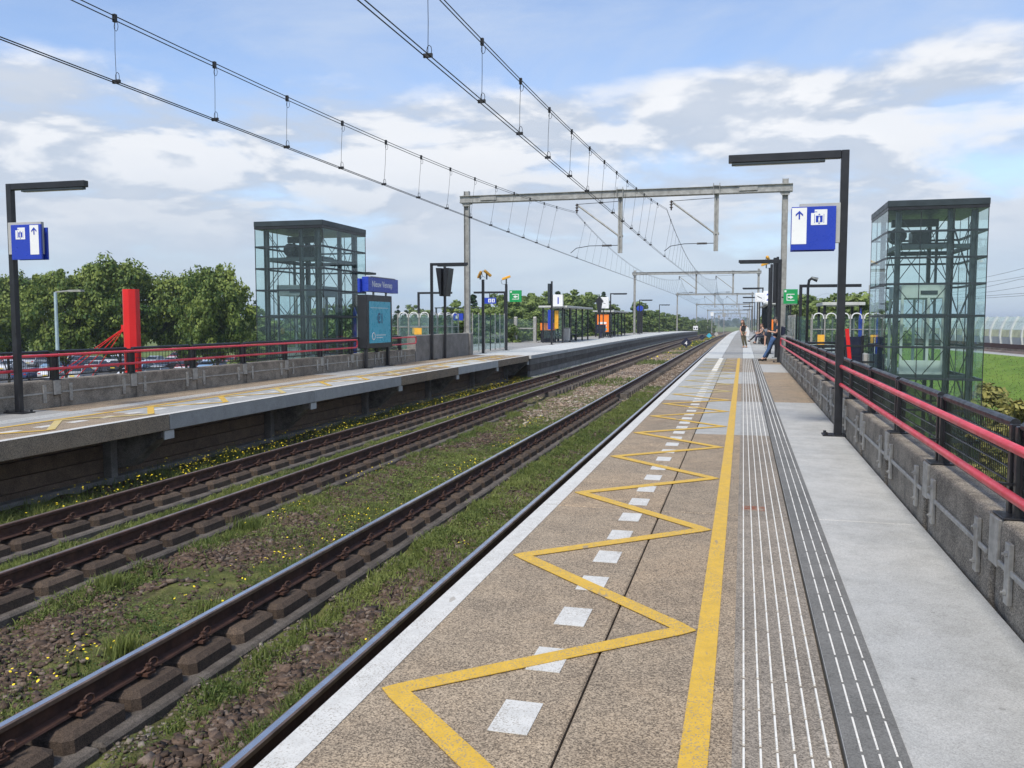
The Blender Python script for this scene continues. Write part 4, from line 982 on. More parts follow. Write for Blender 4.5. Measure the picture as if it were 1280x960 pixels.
def plain_pole(name, x, y, h, r, label, cat, z0=0):
    t = thing(name, label, cat, (x, y, z0 - drop(y))); mb = MB(); mb.box(-r, r, -r, r, .012, h); mb.build('pole', BLACK, t, bevel=.005)
    mb = MB(); mb.box(-.15, .15, -.12, .12, 0, .015); mb.build('base_plate', BLACK, t); return t
# narrow train displays seen edge on
t = plain_pole('display_post', -11.42, 32.5, 3.62, .045, 'black post with V shaped train display seen edge on, left platform', 'display post')
for sg in (-1, 1):
    mb = MB(); mb.prism([(sg * .05, 3.55), (sg * .05, 2.45), (sg * .12, 2.45), (sg * .27, 3.55)], 'x' if False else 'y', -.32, .32); mb.build('display_panel', BLACK, t, bevel=.01)
t = plain_pole('display_post', 1.30, 36.6, 4.05, .05, 'dark narrow display column behind the lamp next to the leaning man', 'display post')
mb = MB(); mb.box(-.17, -.055, -.3, .3, 2.2, 4.0); mb.build('display_panel', BLACK, t, bevel=.01)
t = plain_pole('display_post', -11.4, 52.2, 3.9, .05, 'thin black post with display left of the number 1 sign', 'display post')
mb = MB(); mb.box(-.22, -.055, -.2, .2, 2.55, 3.75); mb.build('display_panel', DSTEEL, t, bevel=.01)
t = plain_pole('display_post', -11.4, 70.5, 3.3, .05, 'small black arrow shaped display by the platform clock on the left', 'display post')
mb = MB(); mb.prism([(-.1, 2.0), (.1, 2.0), (.22, 3.0), (.34, 3.05), (0, 3.5), (-.34, 3.05), (-.22, 3.0)], 'y', -.15, .15); mb.build('display_panel', BLACK, t)
def camera_post(x, y, h, cams, label, tilt=.5):
    t = plain_pole('camera_post', x, y, h, .055, label, 'camera post')
    for (dx, ang, dz) in cams:
        b = MB(); R_ = Matrix.Translation((dx, 0, h + .22 + dz)) @ Matrix.Rotation(ang, 4, 'Z') @ Matrix.Rotation(tilt, 4, 'Y')
        b.prism([tuple(p) for p in [(-.06, -.055), (.06, -.055), (.06, .03), (.04, .06), (-.04, .06), (-.06, .03)]], 'x', -.22, .22)
        b.v = [tuple(R_ @ Vector(p)) for p in b.v]; o = b.build('camera_housing', YCAM, t, bevel=.012)
        b = MB(); b.box(-.03, .03, -.03, .03, h - .0, h + .2 + dz); b.v = [(v[0] + dx * .8, v[1], v[2]) for v in b.v]; b.build('camera_mount', DSTEEL, t)
        b = MB(); b.tube([tuple(R_ @ Vector(p)) for p in [(-.20, 0, -.02), (-.30, 0, -.06), (-.31, 0, -.20), (-.20, 0, -.28), (-.03, 0, -.24)]], .010, 5); b.build('cable', WIRE, t)
    return t
camera_post(-11.45, 37.8, 3.35, [(-.16, 2.2, 0), (.22, 1.0, .06)], 'black post with two yellow cameras right of the first portal column, left platform', .55)
camera_post(-11.45, 41.8, 3.3, [(0, 0.15, .1)], 'black post with one yellow camera beside the green emergency sign, left platform', -.35)
t = camera_post(1.28, 47.0, 4.2, [(-.22, 2.8, 0)], 'black post with a yellow camera beside the leaning man, right platform', .3)
camera_post(1.18, 40.5, 4.0, [(-.14, 1.2, 0)], 'black camera post nearest the right lamp with one yellow camera on top', .5)
# portal-shaped black frames over the stairs
def frame(xa, xb, y, z0, z1, label, legs=(1, 1), r=.055):
    t = thing('stair_portal', label, 'frame', (0, y, -drop(y)), group='black frames over the station stairs')
    for x, on in ((xa, legs[0]), (xb, legs[1])):
        if on: mb = MB(); mb.box(x - r, x + r, -r, r, z0, z1 - .001); mb.build('leg', BLACK, t, bevel=.005)
    mb = MB(); mb.box(xa - r, xb + r, -r * .9, r * .9, z1, z1 + .11); mb.build('crossbar', BLACK, t, bevel=.005); return t
frame(-17.35, -15.45, 45, -2, 2.95, 'black frame over the left stairs, left of the display post', (1, 0))
frame(-14.1, -12.4, 45, -2, 2.95, 'black frame carrying the small blue number sign, left platform', (0, 1))
frame(2.05, 4.1, 34.0, -2, 2.72, 'black frame over the right stairs in front of the trees', (1, 0))
t = thing('direction_sign', 'small blue sign with two white pictograms under the black frame', 'sign', (-13.05, 44.9, 0)); mb = MB(); mb.box(-.48, .18, -.05, .05, 2.40, 2.72); mb.build('sign_panel', BLUE, t)
for q in (-.16, .04): mb = MB(); mb.box(q - .08, q + .08, -.055, -.0505, 2.47, 2.66); o = mb.build('pictogram', WHITE, t); mb = MB(); mb.box(q - .02, q + .03, -.058, -.0553, 2.50, 2.62); mb.build('pictogram_print', BLUE, o)
mb = MB(); mb.box(-.2, -.17, -.02, .02, 2.72, 2.95); mb.box(.1, .13, -.02, .02, 2.72, 2.95); mb.build('hanger', BLACK, t)
t = thing('direction_sign', 'small dark blue sign behind the first portal column, left platform', 'sign', (-16.1, 48, 0)); mb = MB(); mb.box(-.35, .35, -.05, .05, 1.5, 1.9); mb.build('sign_panel', BLUE, t); mb = MB(); mb.box(-.1, .1, -.056, -.0505, 1.6, 1.78); mb.build('pictogram', WHITE, t)
mb = MB(); mb.box(-1.4, 1.6, -.04, .04, 2.2, 2.26); mb.box(-1.35, -1.27, -.04, .04, 0, 2.2); mb.build('frame', DSTEEL, t)
def exit_sign(x, y, z, w_, h_, label, right):
    t = thing('emergency_sign', label, 'sign', (x, y, z - drop(y))); mb = MB(); mb.box(-w_ / 2, w_ / 2, -.04, .04, 0, h_); mb.build('sign_panel', GREEN, t, bevel=.004)
    s = 1 if right else -1; mb = MB(); yv = -.0405
    a, b, c_, d_ = -w_ * .28, w_ * .28, h_ * .22, h_ * .68; lw = .028
    mb.box(a, b, yv - .003, yv, c_, c_ + lw); mb.box(a, b, yv - .003, yv, d_ - lw, d_); e = (b - lw, b) if not right else (a, a + lw); mb.box(e[0], e[1], yv - .003, yv, c_ + lw, d_ - lw)
    mb.prism([(s * w_ * .20, h_ * .45), (-s * w_ * .02, h_ * .58), (-s * w_ * .02, h_ * .50), (-s * w_ * .18, h_ * .50), (-s * w_ * .18, h_ * .40), (-s * w_ * .02, h_ * .40), (-s * w_ * .02, h_ * .32)], 'y', yv - .003, yv)
    mb.build('exit_symbol', WHITE, t); mb = MB(); mb.box(-w_ * .44, -w_ * .3, yv - .003, yv, h_ * .8, h_ * .93); mb.build('corner_mark', WHITE, t)
    mb = MB(); mb.box(-s * w_ / 2 - .05 * s - .02, -s * w_ / 2 + 0, -.02, .02, h_ * .4, h_ * .5); mb.build('bracket', BLACK, t); return t
exit_sign(-11.02, 42.0, 2.42, .62, .58, 'green emergency exit sign with arrow pointing left beside the camera post', False)
exit_sign(1.75, 35.2, 2.14, .52, .56, 'green emergency exit sign with arrow pointing right behind the right lamp', True)
# info poster board with the station name sign
t = thing('poster_board', 'black poster case with a teal poster in front of the left parapet', 'poster board', (-11.36, 0, 0))
for yy_ in (24.98, 26.72): mb = MB(); mb.box(-.09, .0, yy_ - .06, yy_ + .06, 0.01, .62); mb.build('leg', BLACK, t, bevel=.005); mb = MB(); mb.box(-.2, .16, yy_ - .09, yy_ + .09, 0, .02); mb.build('foot_plate', BLACK, t)
mb = MB(); mb.box(-.26, .06, 24.85, 26.85, .62, 2.30); mb.build('case', BLACK, t, bevel=.012)
mb = MB(); mb.box(.0605, .066, 25.02, 26.70, .78, 2.10); o = mb.build('poster', TEAL, t)
def yz_text(body, size, y, z, x, mat, parent, bold=.0):
    me = text_mesh(body, size, mat, bold); q = put('lettering', me, parent); q.rotation_euler = (RX, 0, RX); q.location = (x, y, z); return q
yz_text('\u20ac1', .42, 25.62, 1.42, .0675, TEALD, o, .012)
mb = MB(); mb.tube([(.068, 25.33 + .11 * cos(a), 1.0 + .11 * sin(a)) for a in [2 * pi * i / 16 for i in range(16)]], .018, 5, closed=True); mb.build('ring_logo', WHITE, o)
mb = MB()
for zz, l in ((1.03, .75), (.95, .5)): mb.box(.0665, .069, 25.55, 25.55 + l, zz - .012, zz + .012)
mb.box(.0665, .069, 25.12, 26.5, 1.89, 1.905); mb.build('print_lines', WHITE, o)
t = thing('station_name_sign', 'blue station name sign reading Nieuw Vennep above the poster case', 'sign', (-11.38, 0, 0))
mb = MB(); mb.box(-.12, .10, 24.95, 27.35, 2.40, 2.86); mb.build('sign_panel', BLUE, t, bevel=.006); mb = MB(); mb.box(-.13, .115, 25.1, 27.1, 2.862, 2.885); mb.build('top_cap', SGREY, t)
mb = MB(); mb.box(-.2, -.125, 24.8, 25.2, 2.37, 2.80); mb.build('end_panel', BLUE, t, bevel=.004)
yz_text('Nieuw Vennep', .27, 25.22, 2.56, .1015, WHITE, t, .002)
for yy_ in (25.6, 26.6): mb = MB(); mb.box(-.05, .0, yy_ - .03, yy_ + .03, 2.30, 2.40); mb.build('hanger', SGREY, t)

# glass stair screens
def glass_screen(pts, z0, z1, label, n_per=None, hoops=True, mat=None, group=None, pw=.05, pm=None):
    t = thing('glass_screen', label, 'glass screen', group=group); pm = pm or GALV
    for (a, b), n in zip(zip(pts[:-1], pts[1:]), n_per):
        for i in range(n):
            p = Vector(a).lerp(Vector(b), i / n); q = Vector(a).lerp(Vector(b), (i + 1) / n); dzp = drop(p.y)
            mb = MB(); mb.box(p.x - pw / 2, p.x + pw / 2, p.y - pw / 2, p.y + pw / 2, z0 - dzp, z1 - dzp); mb.build('post', pm, t, bevel=.006)
            dd = (q - p); u = dd.normalized(); L_ = dd.length; s0 = p + u * (pw * .6); s1 = q - u * (pw * .6)
            mb = MB(); mb.beam((s0.x, s0.y, (z0 + z1) / 2 - dzp), (s1.x, s1.y, (z0 + z1) / 2 - dzp), .012, (z1 - z0) * .92); mb.build('pane', mat or SGLASS, t)
            if hoops:
                r_ = L_ / 2 * .8; c = (p + q) / 2; mb = MB(); zc = z1 - .16 - dzp
                mb.tube([(c.x + u.x * r_ * cos(a_), c.y + u.y * r_ * cos(a_), zc + .2 * (sin(a_)) ** .7) for a_ in [pi * k_ / 8 for k_ in range(9)]], .022, 6); mb.build('hoop', WHITE, t)
                mb = MB(); mb.tube([(c.x - u.x * L_ * .4, c.y - u.y * L_ * .4, z1 - .55 - dzp), (c.x + u.x * L_ * .4, c.y + u.y * L_ * .4, z1 - .55 - dzp)], .02, 6); mb.build('rail', GALV, t)
        p = Vector(b); mb = MB(); mb.box(p.x - pw / 2, p.x + pw / 2, p.y - pw / 2, p.y + pw / 2, z0 - drop(p.y), z1 - drop(p.y)); mb.build('post', pm, t, bevel=.006)
    return t
glass_screen([(-13.3, 32.2), (-12.1, 32.6), (-12.1, 36.2)], .1, 1.78, 'row of hooped glass panels above the grey wall of the left stairs', [3, 4], group='glass screens around the left stairs', mat=ETCH)
glass_screen([(-15.5, 36.5), (-15.2, 44.5)], .1, 1.78, 'rear row of hooped glass panels of the left stairs', [7], group='glass screens around the left stairs')
glass_screen([(-12.15, 38.4), (-12.05, 41.0), (-12.05, 43.6)], .02, 1.85, 'tall glass panels right of the first portal column, left platform', [3, 3], group='glass screens around the left stairs', hoops=False, mat=ETCH)
t = thing('fence_rail', 'open fence of thick white posts with one rail in front of the thicket', 'fence', (0, 57.2, 0))
for x in (-15.0, -13.65): mb = MB(); mb.prism([(-.12 + x, -.12), (.12 + x, -.12), (.12 + x, .12), (-.12 + x, .12)], 'z', 0, 1.75); mb.build('post', GALV, t, bevel=.05, seg=2); mb = MB(); mb.box(x - .24, x + .24, -.24, .24, 0, .05); mb.build('foot', GALV, t)
mb = MB(); mb.box(-17, -13.7, -.03, .03, .92, 1.0); mb.build('rail', GALV, t); mb = MB(); mb.box(-16.9, -13.8, -.006, .006, .1, 1.6); mb.build('pane', SGLASS, t)
# cabinet: black louvred lower part, orange face above
t = thing('ticket_cabinet', 'black louvred cabinet with an orange panel beside the fence, left platform', 'cabinet', (-12.85, 57.4, 0))
mb = MB(); mb.box(-.45, .45, 0, .6, .02, .82); mb.build('cabinet', NAVY, t, bevel=.01)
for k_ in range(9): mb = MB(); x = -.42 + k_ * .098; mb.box(x, x + .055, -.02, -.002, .06, .80); mb.build('slat', BLACK, t)
mb = MB(); mb.box(-.47, .47, -.04, .62, .83, 1.32); mb.build('orange_face', ORANGE, t, bevel=.01); mb = MB(); mb.box(-.42, .02, .1, .5, 1.33, 1.44); mb.build('top_unit', BLACK, t)

def shelter(x0, x1, y0, y1, h, label, nbay, poster=False, roofm=None):
    t = thing('waiting_shelter', label, 'shelter', (0, 0, -drop((y0 + y1) / 2)))
    mb = MB(); mb.box(x0 - .25, x1 + .35, y0 - .3, y1 + .3, h, h + .13); mb.build('roof', roofm or PALE, t, bevel=.02)
    for i in range(nbay + 1):
        y = y0 + (y1 - y0) * i / nbay
        for x in (x0, x1):
            mb = MB(); mb.box(x - .05, x + .05, y - .05, y + .05, 0, h - .002); mb.build('post', BLACK, t)
        if i < nbay:
            yb = y0 + (y1 - y0) * (i + 1) / nbay; mb = MB(); mb.box(x0 - .01, x0 + .01, y + .06, yb - .06, .3, h - .15); mb.build('pane', SGLASS, t)
            mb = MB(); mb.box(x0 + .25, x0 + .65, y + .4, yb - .4, .42, .47); mb.box(x0 + .4, x0 + .5, y + .5, y + .6, 0, .42); mb.box(x0 + .4, x0 + .5, yb - .6, yb - .5, 0, .42); mb.build('bench', DSTEEL, t)
    for y in (y0, y1):
        if poster and y == y0:
            mb = MB(); mb.box(x0 + .06, x1 - .06, y - .06, y + .06, .35, h - .12); b = mb.build('poster_case', BLACK, t); mb = MB(); mb.box(x0 + .14, x1 - .14, y - .068, y - .0605, .48, h - .22); p = mb.build('poster', ORANGE, b)
        else: mb = MB(); mb.box(x0 + .06, x1 - .06, y - .01, y + .01, .3, h - .15); mb.build('pane', SGLASS, t)
    return t
t = shelter(-13.0, -11.65, 56.8, 66.5, 2.35, 'glass waiting shelter with black posts behind the number 1 sign, left platform', 4)
mb = MB(); mb.box(-12.6, -12.25, 56.5, 56.62, .9, 2.2); mb.build('timetable', BLUE, t); mb = MB(); mb.box(-12.15, -11.9, 56.55, 56.62, .95, 2.15); mb.build('map_panel', YCAM, t)
t = shelter(-13.1, -11.75, 79, 89, 2.3, 'waiting shelter with a bright orange poster on its end wall, left platform', 4, True, PALE)
for k_, (z0, z1, m_) in enumerate(((1.2, 1.38, WHITE), (.95, 1.1, WHITE))): mb = MB(); mb.box(-12.85, -12.1, 78.922, 78.93, z0, z1); mb.build('poster_print', m_, t)
mb = MB(); mb.prism([(-12.2 + .14 * cos(a), .72 + .14 * sin(a)) for a in [2 * pi * i / 10 for i in range(10)]], 'y', 78.918, 78.93); mb.build('poster_print', TEAL, t)
shelter(1.5, 2.7, 54, 70, 2.45, 'long waiting shelter with dark posts on the right platform', 6)
# numbered platform signs
def num_sign(x, y, z, n_, label, post):
    t = thing('platform_number_sign', label, 'sign', (x, y, z - drop(y))); mb = MB(); mb.box(-.33, .33, -.08, .08, 0, .78); mb.build('sign_box', WHITE, t, bevel=.01)
    me = text_mesh(n_, .62, BLUE, .01); o = put('numeral', me, t); o.rotation_euler = (RX, 0, 0); o.location = (-.13, -.082, .17)
    mb = MB(); mb.box(.34, .36, -.08, .08, .0, .78) ; mb.build('edge', SGREY, t)
    mb = MB(); mb.box(post - .04, post + .04, .0, .06, -z + drop(y) * 0, .78); mb.build('post', BLACK, t)
num_sign(-11.85, 56.2, 2.42, '1', 'white platform number 1 sign beside the thin black post', -.40)
num_sign(1.55, 58.5, 2.62, '2', 'white platform number 2 sign above the right shelter', .40)
def clock(x, y, z, label, s=.42):
    t = thing('platform_clock', label, 'clock', (x, y, z - drop(y))); mb = MB(); mb.box(-s, s, -.12, .12, -s, s); mb.build('case', WHITE, t, bevel=.03)
    mb = MB(); mb.prism([(s * .86 * cos(a), s * .86 * sin(a)) for a in [2 * pi * i / 24 for i in range(24)]], 'y', -.126, -.1205); f = mb.build('dial', WHITE, t)
    mb = MB()
    for k_ in range(12):
        a = k_ * pi / 6; mb.beam((s * .68 * cos(a), -.128, s * .68 * sin(a)), (s * .82 * cos(a), -.128, s * .82 * sin(a)), .004, .035, up=(0, 1, 0))
    mb.build('hour_marks', BLACK, f)
    for ang, L_ in ((2.6, .62), (-.35, .45)):
        mb = MB(); mb.beam((0, -.132, 0), (s * L_ * cos(ang), -.132, s * L_ * sin(ang)), .04, .005, up=(0, 1, 0)); mb.build('hand', BLACK, f)
    mb = MB(); mb.box(-.04, .04, -.04, .04, -z, -s); mb.build('pole', BLACK, t)
clock(-11.55, 73.5, 3.0, 'white square platform clock left of the far shelter, left platform', .48)
clock(1.0, 57.5, 2.95, 'white square platform clock above the right shelter', .3)
# litter bin and blue info column
t = thing('litter_bin', 'pale grey litter bin in front of the glass shelter, left platform', 'bin', (-11.75, 58.6, 0)); mb = MB(); mb.prism([(-.2, 0.1), (.2, .1), (.24, .95), (-.24, .95)], 'y', -.2, .2); mb.build('bin', SGREY, t, bevel=.04, seg=2); mb = MB(); mb.box(-.22, .22, -.18, .18, .955, 1.0); mb.build('lid', GALV, t)
t = thing('litter_bin', 'dark bin between the two left shelters', 'bin', (-11.9, 74.5, -drop(74.5))); mb = MB(); mb.prism([(-.1, 0), (.1, 0), (.1, .4), (.36, .45), (.40, 1.15), (-.40, 1.15), (-.36, .45), (-.1, .4)], 'y', -.25, .25); mb.build('bin', NAVY, t, bevel=.03); mb = MB(); mb.box(-.3, .3, -.26, -.251, .75, .95); mb.build('label_plate', DSTEEL, t)
t = thing('information_column', 'black information column with a round blue top, far left platform', 'column', (-12.4, 108, -drop(108))); mb = MB(); mb.box(-.35, -.05, -.1, .1, 0, 2.9); mb.box(.05, .35, -.1, .1, 0, 2.9); mb.build('column', BLACK, t)
mb = MB(); mb.prism([(.42 * cos(a), 3.1 + .36 * sin(a)) for a in [2 * pi * i / 16 for i in range(16)]], 'y', -.12, .12); mb.build('round_sign', BLUE, t)
t = thing('information_pillar', 'narrow blue and white pillar behind the left parapet', 'pillar', (-13.0, 27.6, 0)); mb = MB(); mb.prism([(-.09, -3), (.09, -3), (.09, 1.6), (0, 1.95), (-.09, 1.6)], 'y', -.05, .05); mb.build('pillar', BLUE, t); mb = MB(); mb.box(.092, .16, -.05, .05, -3, 1.72); mb.build('white_edge', WHITE, t)
# diamond boards between the tracks
for i, (y, s, m_, lb) in enumerate(((83, .52, NAVY, 'dark diamond board with a white figure standing between the tracks'), (116, .42, NAVY, 'dark double diamond board between the tracks, second'), (140, .45, TEAL, 'blue diamond board between the tracks'), (178, .45, SGREY, 'grey diamond board between the tracks, farthest'))):
    t = thing('track_marker', lb, 'track marker', (-5.15, y, -1.05 - drop(y))); mb = MB(); mb.prism([(-s, .45), (0, .45 - s + .1), (s, .45), (0, .45 + s)], 'y', -.03, .03); mb.build('board', m_, t)
    mb = MB(); mb.box(-.03, .03, .035, .08, 0, .5); mb.build('stake', GALV, t)
    if i == 0: me = text_mesh('4', .5, WHITE, .01); o = put('numeral', me, t); o.rotation_euler = (RX, 0, 0); o.location = (-.14, -.033, .28)
    elif i == 1: mb = MB(); mb.beam((-.2, -.033, .3), (.2, -.033, .6), .005, .07, up=(0, 1, 0)); mb.build('white_bar', WHITE, t)
t = thing('end_board', 'white board with dark marks at the end of the left platform', 'marker board', (-9.4, 181, -.1 - drop(181))); mb = MB(); mb.box(-.48, .48, -.05, .05, .3, 1.15); mb.build('board', WHITE, t); mb = MB()
for q in (-.24, .24): mb.box(q - .13, q + .13, -.06, -.0505, .5, .8)
mb.build('marks', NAVY, t); mb = MB(); mb.box(-.06, .06, .05, .1, -1, .3); mb.build('post', BLACK, t)
ORD = ['first', 'second', 'third', 'fourth', 'fifth', 'sixth', 'seventh', 'eighth', 'ninth', 'tenth', 'eleventh', 'twelfth', 'thirteenth', 'fourteenth', 'fifteenth', 'sixteenth', 'seventeenth', 'eighteenth', 'nineteenth', 'twentieth', 'twenty-first', 'twenty-second', 'twenty-third', 'twenty-fourth', 'twenty-fifth', 'twenty-sixth', 'twenty-seventh', 'twenty-eighth', 'twenty-ninth', 'thirtieth'] + ['%dth' % k for k in range(31, 60)]
SEEN = {}
# ================================================================== LIFT TOWERS
def lift_tower(xa, xb, y0, y1, label, car_z, pale, s):
    """Glass lift tower; s=+1 when its platform side is the left face."""
    t = thing('lift_tower', label, 'lift tower', (0, 0, 0))
    W_, D_ = xb - xa, y1 - y0
    mb = MB(); mb.box(xa - .025, xb + .025, y0 - .025, y1 + .025, 4.48, 4.65); mb.build('roof', DSTEEL, t, bevel=.012)
    mb = MB(); mb.box(xa - .015, xb + .015, y0 - .015, y1 + .015, 4.40, 4.478); mb.build('roof_trim', BLACK, t)
    Z = [4.40, 3.84, 3.15, 2.46, 1.62, .79, -.05, -.88, -1.7, -2.55, -3.4, -4.2, -4.85]
    cols = [xa + W_ * .12, xa + W_ * .64, xa + W_ * .88]
    for cy in (y0 + .22, y1 - .25):
        for i, cx in enumerate(cols):
            if cy == (y0 + y1) / 2 and i == 1: continue
            h = .065 if i != 1 else .05; mb = MB(); mb.box(cx - h, cx - h + .02, cy - h, cy + h, -4.9, 4.39); mb.box(cx + h - .02, cx + h, cy - h, cy + h, -4.9, 4.39); mb.box(cx - h + .021, cx + h - .021, cy - .012, cy + .012, -4.9, 4.38); mb.build('column', DSTEEL, t)
    for z in Z[1:-1]:
        mb = MB(); e = .028
        mb.box(xa - .01, xb + .01, y0 - .01, y0 + .05, z - e, z + e); mb.box(xa - .01, xb + .01, y1 - .05, y1 + .01, z - e, z + e)
        mb.box(xa - .01, xa + .05, y0 + .051, y1 - .051, z - e, z + e); mb.box(xb - .05, xb + .01, y0 + .051, y1 - .051, z - e, z + e); mb.build('transom', DSTEEL, t)
    for z in (3.45, 1.62, .0, -1.7, -3.4):
        mb = MB()
        for cy in (y0 + .22, y1 - .25): mb.box(cols[0] + .09, cols[1] - .065, cy - .05, cy + .05, z - .06, z + .06); mb.box(cols[1] + .065, cols[2] - .09, cy - .05, cy + .05, z - .055, z + .055)
        for cx in (cols[0], cols[2]): mb.box(cx - .04, cx + .04, y0 + .31, y1 - .34, z - .058, z + .058)
        mb.build('cross_beam', DSTEEL, t)
    bays = [(4.3, 2.5), (2.42, .82), (.76, -.85), (-.9, -2.5), (-2.6, -4.2)]
    for z1, z0 in bays:
        for cy in (y0 + .22, y1 - .25):
            mb = MB()
            for (a, b) in ((cols[0], cols[1]), (cols[1], cols[2])):
                mb.tube([(a, cy, z0), (b, cy, z1)], .012, 5); mb.tube([(a, cy + .03, z1), (b, cy + .03, z0)], .012, 5)
            mb.build('bracing', BLACK, t)
        for cx in (cols[0], cols[2]):
            mb = MB(); mb.tube([(cx, y0 + .3, z0), (cx, y1 - .3, z1)], .012, 5); mb.tube([(cx + .03, y0 + .3, z1), (cx + .03, y1 - .3, z0)], .012, 5); mb.build('bracing', BLACK, t)
    meshes = {}
    def pane(nx, w_, h_):
        k = (nx, round(w_, 3), round(h_, 3))
        if k not in meshes:
            mb = MB(); (mb.box(-w_ / 2, w_ / 2, -.006, .006, -h_ / 2, h_ / 2) if nx == 0 else mb.box(-.006, .006, -w_ / 2, w_ / 2, -h_ / 2, h_ / 2)); meshes[k] = mb.mesh('pane', PGLASS)
        return meshes[k]
    for z1, z0 in zip(Z[:-1], Z[1:]):
        for i in range(3):
            for yy_ in (y0, y1):
                put('pane', pane(0, W_ / 3 - .012, z1 - z0 - .012), t, loc=(xa + W_ * (i + .5) / 3, yy_, (z0 + z1) / 2))
            for xx_ in (xa, xb):
                put('pane', pane(1, D_ / 3 - .012, z1 - z0 - .012), t, loc=(xx_, y0 + D_ * (i + .5) / 3, (z0 + z1) / 2))
    mb = MB()
    for i in range(4):
        x = xa + W_ * i / 3
        for yy_ in (y0 + .012, y1 - .012): mb.box(x - .009, x + .009, yy_ - .012, yy_ + .012, -4.8, 4.39)
    for i in (1, 2):
        y = y0 + D_ * i / 3
        for xx_ in (xa + .012, xb - .012): mb.box(xx_ - .012, xx_ + .012, y - .009, y + .009, -4.8, 4.39)
    mb.build('mullions', BLACK, t)
    # hoisting gear under the roof
    mb = MB(); cx, cy = (cols[0] + cols[1]) / 2, (y0 + y1) / 2
    mb.box(cols[0] + .2, cols[1] + .2, cy - .5, cy + .5, 3.50, 3.62); mb.box(cx - .1, cx + .35, cy - .3, cy + .3, 3.62, 3.95)
    mb.tube([(cx - .45, cy - .25, 3.85), (cx - .45, cy + .25, 3.85)], .22, 14); mb.box(cx - .6, cx + .6, cy - .1, cy + .1, 4.1, 4.3); mb.build('hoist_gear', BLACK, t, bevel=.01)
    mb = MB()
    for gx in (cols[0] + .22, cols[1] - .05): mb.box(gx - .03, gx + .03, cy - .04, cy + .04, -4.8, 4.2)
    mb.build('guide_rail', DSTEEL, t)
    c = MB(); f = pale; x0, x1 = cols[0] + .17, cols[1] + .02; yc0, yc1 = y0 + .5, y1 - .5; z = car_z
    c.box(x0, x1, yc0, yc1, z, z + .12); c.box(x0, x1, yc0, yc1, z + 2.1, z + 2.45)
    for xx_ in (x0, x1 - .07, (x0 + x1) / 2 + .1):
        for yy_ in (yc0, yc1 - .07): c.box(xx_, xx_ + .07, yy_, yy_ + .07, z + .12, z + 2.1)
    c.box(x0 + .07, x1 - .07, yc0 + .01, yc0 + .04, z + .12, z + .42)
    car = c.build('lift_car', f, t, bevel=.006)
    mb = MB(); mb.box(x0 + .08, (x0 + x1) / 2 + .09, yc0 + .02, yc0 + .03, z + .43, z + 2.09); mb.box((x0 + x1) / 2 + .18, x1 - .08, yc0 + .02, yc0 + .03, z + .43, z + 2.09); mb.build('car_glass', SGLASS, car)
    mb = MB(); mb.box(x1 - .62, x1 - .2, yc0 - .02, yc0 - .001, z + 2.2, z + 2.3); mb.build('indicator', DSTEEL, car)
    return t
CARPALE = flat('pale_lift_car_steel', (0.50, 0.55, 0.52), .5, .1, .08, 2); CARDK = flat('grey_lift_car_steel', (0.20, .24, .25), .5, .3, .1, 2)
lift_tower(3.66, 6.06, 24.9, 27.95, 'glass lift tower with pale lift car behind the right fence', .0, CARPALE, 1)
tl = lift_tower(-15.18, -12.80, 24.9, 28.1, 'glass lift tower with dark steel frame behind the left parapet', 0.2, CARDK, -1)
mb = MB(); mb.box(-12.78, -12.45, 27.6, 28.2, 3.09, 3.16); mb.build('canopy_edge', DSTEEL, tl)
t = thing('lift_landing', 'narrow dark landing between the right parapet and the lift tower', 'landing'); mb = MB(); mb.box(1.75, 3.62, 26.2, 28.0, -.35, -.2); mb.build('floor', GWALL, t); mb = MB()
for z in (-.1, .3, .75): mb.box(1.8, 3.6, 26.22, 26.26, z, z + .05)
mb.build('rails', BLACK, t)
# black louvred gate, grey stepped wall, leaning red strut, pillars on the right
t = thing('gate', 'black louvred gate between the leaning red strut and the right lift tower', 'gate', (3.35, 29.4, 0))
mb = MB(); mb.box(-.42, .30, -.03, .03, -.9, .98); mb.build('gate_panel', NAVY, t); mb = MB()
for x in (-.45, .32): mb.box(x - .04, x + .04, -.06, .06, -.95, 1.02)
mb.build('frame', BLACK, t)
for k_ in range(6): mb = MB(); mb.box(-.41, .29, -.045, -.032, -.85 + k_ * .30, -.82 + k_ * .30); mb.build('slat', DSTEEL, t)
t = thing('stepped_wall', 'low grey wall of stacked concrete strips beside the right lift tower', 'wall', (3.62, 28.25, 0))
for k_ in range(9): mb = MB(); mb.box(-.05, .58, -.02 - .02 * (k_ % 2), .3, -2.2 + k_ * .3, -1.92 + k_ * .3); mb.build('strip', GREY, t, bevel=.01)
t = thing('red_strut', 'leaning red steel strut between the right lamp and the black gate', 'strut'); mb = MB(); mb.beam((3.62, 27.6, -4.5), (3.00, 27.6, 1.25), .105, .105); mb.build('strut', PYRED, t)
for (x, y, lb) in ((4.15, 34, 'thin blue pillar behind the right lamp, left of the pair'), (4.62, 33, 'thin blue pillar just left of the right lift tower')):
    t = thing('information_pillar', lb, 'pillar', (x, y, 0)); mb = MB(); mb.prism([(-.06, -3), (.06, -3), (.06, 1.5), (.01, 1.95), (-.06, 1.5)], 'y', -.06, .06); mb.build('pillar', BLUE, t); mb = MB(); mb.box(-.12, -.092, -.06, .06, -3, .9); mb.build('white_edge', WHITE, t)
glass_screen([(1.95, 40.5), (1.95, 34.2), (2.25, 33.2)], -.2, 1.72, 'ribbed glass panels beside the green exit sign, right stairs', [5, 1], hoops=False, group='glass screens around the right stairs', mat=ETCH, pw=.06)
glass_screen([(2.45, 33.6), (5.1, 33.8)], -.2, 1.72, 'hooped glass panels behind the right lamp', [6], group='glass screens around the right stairs')
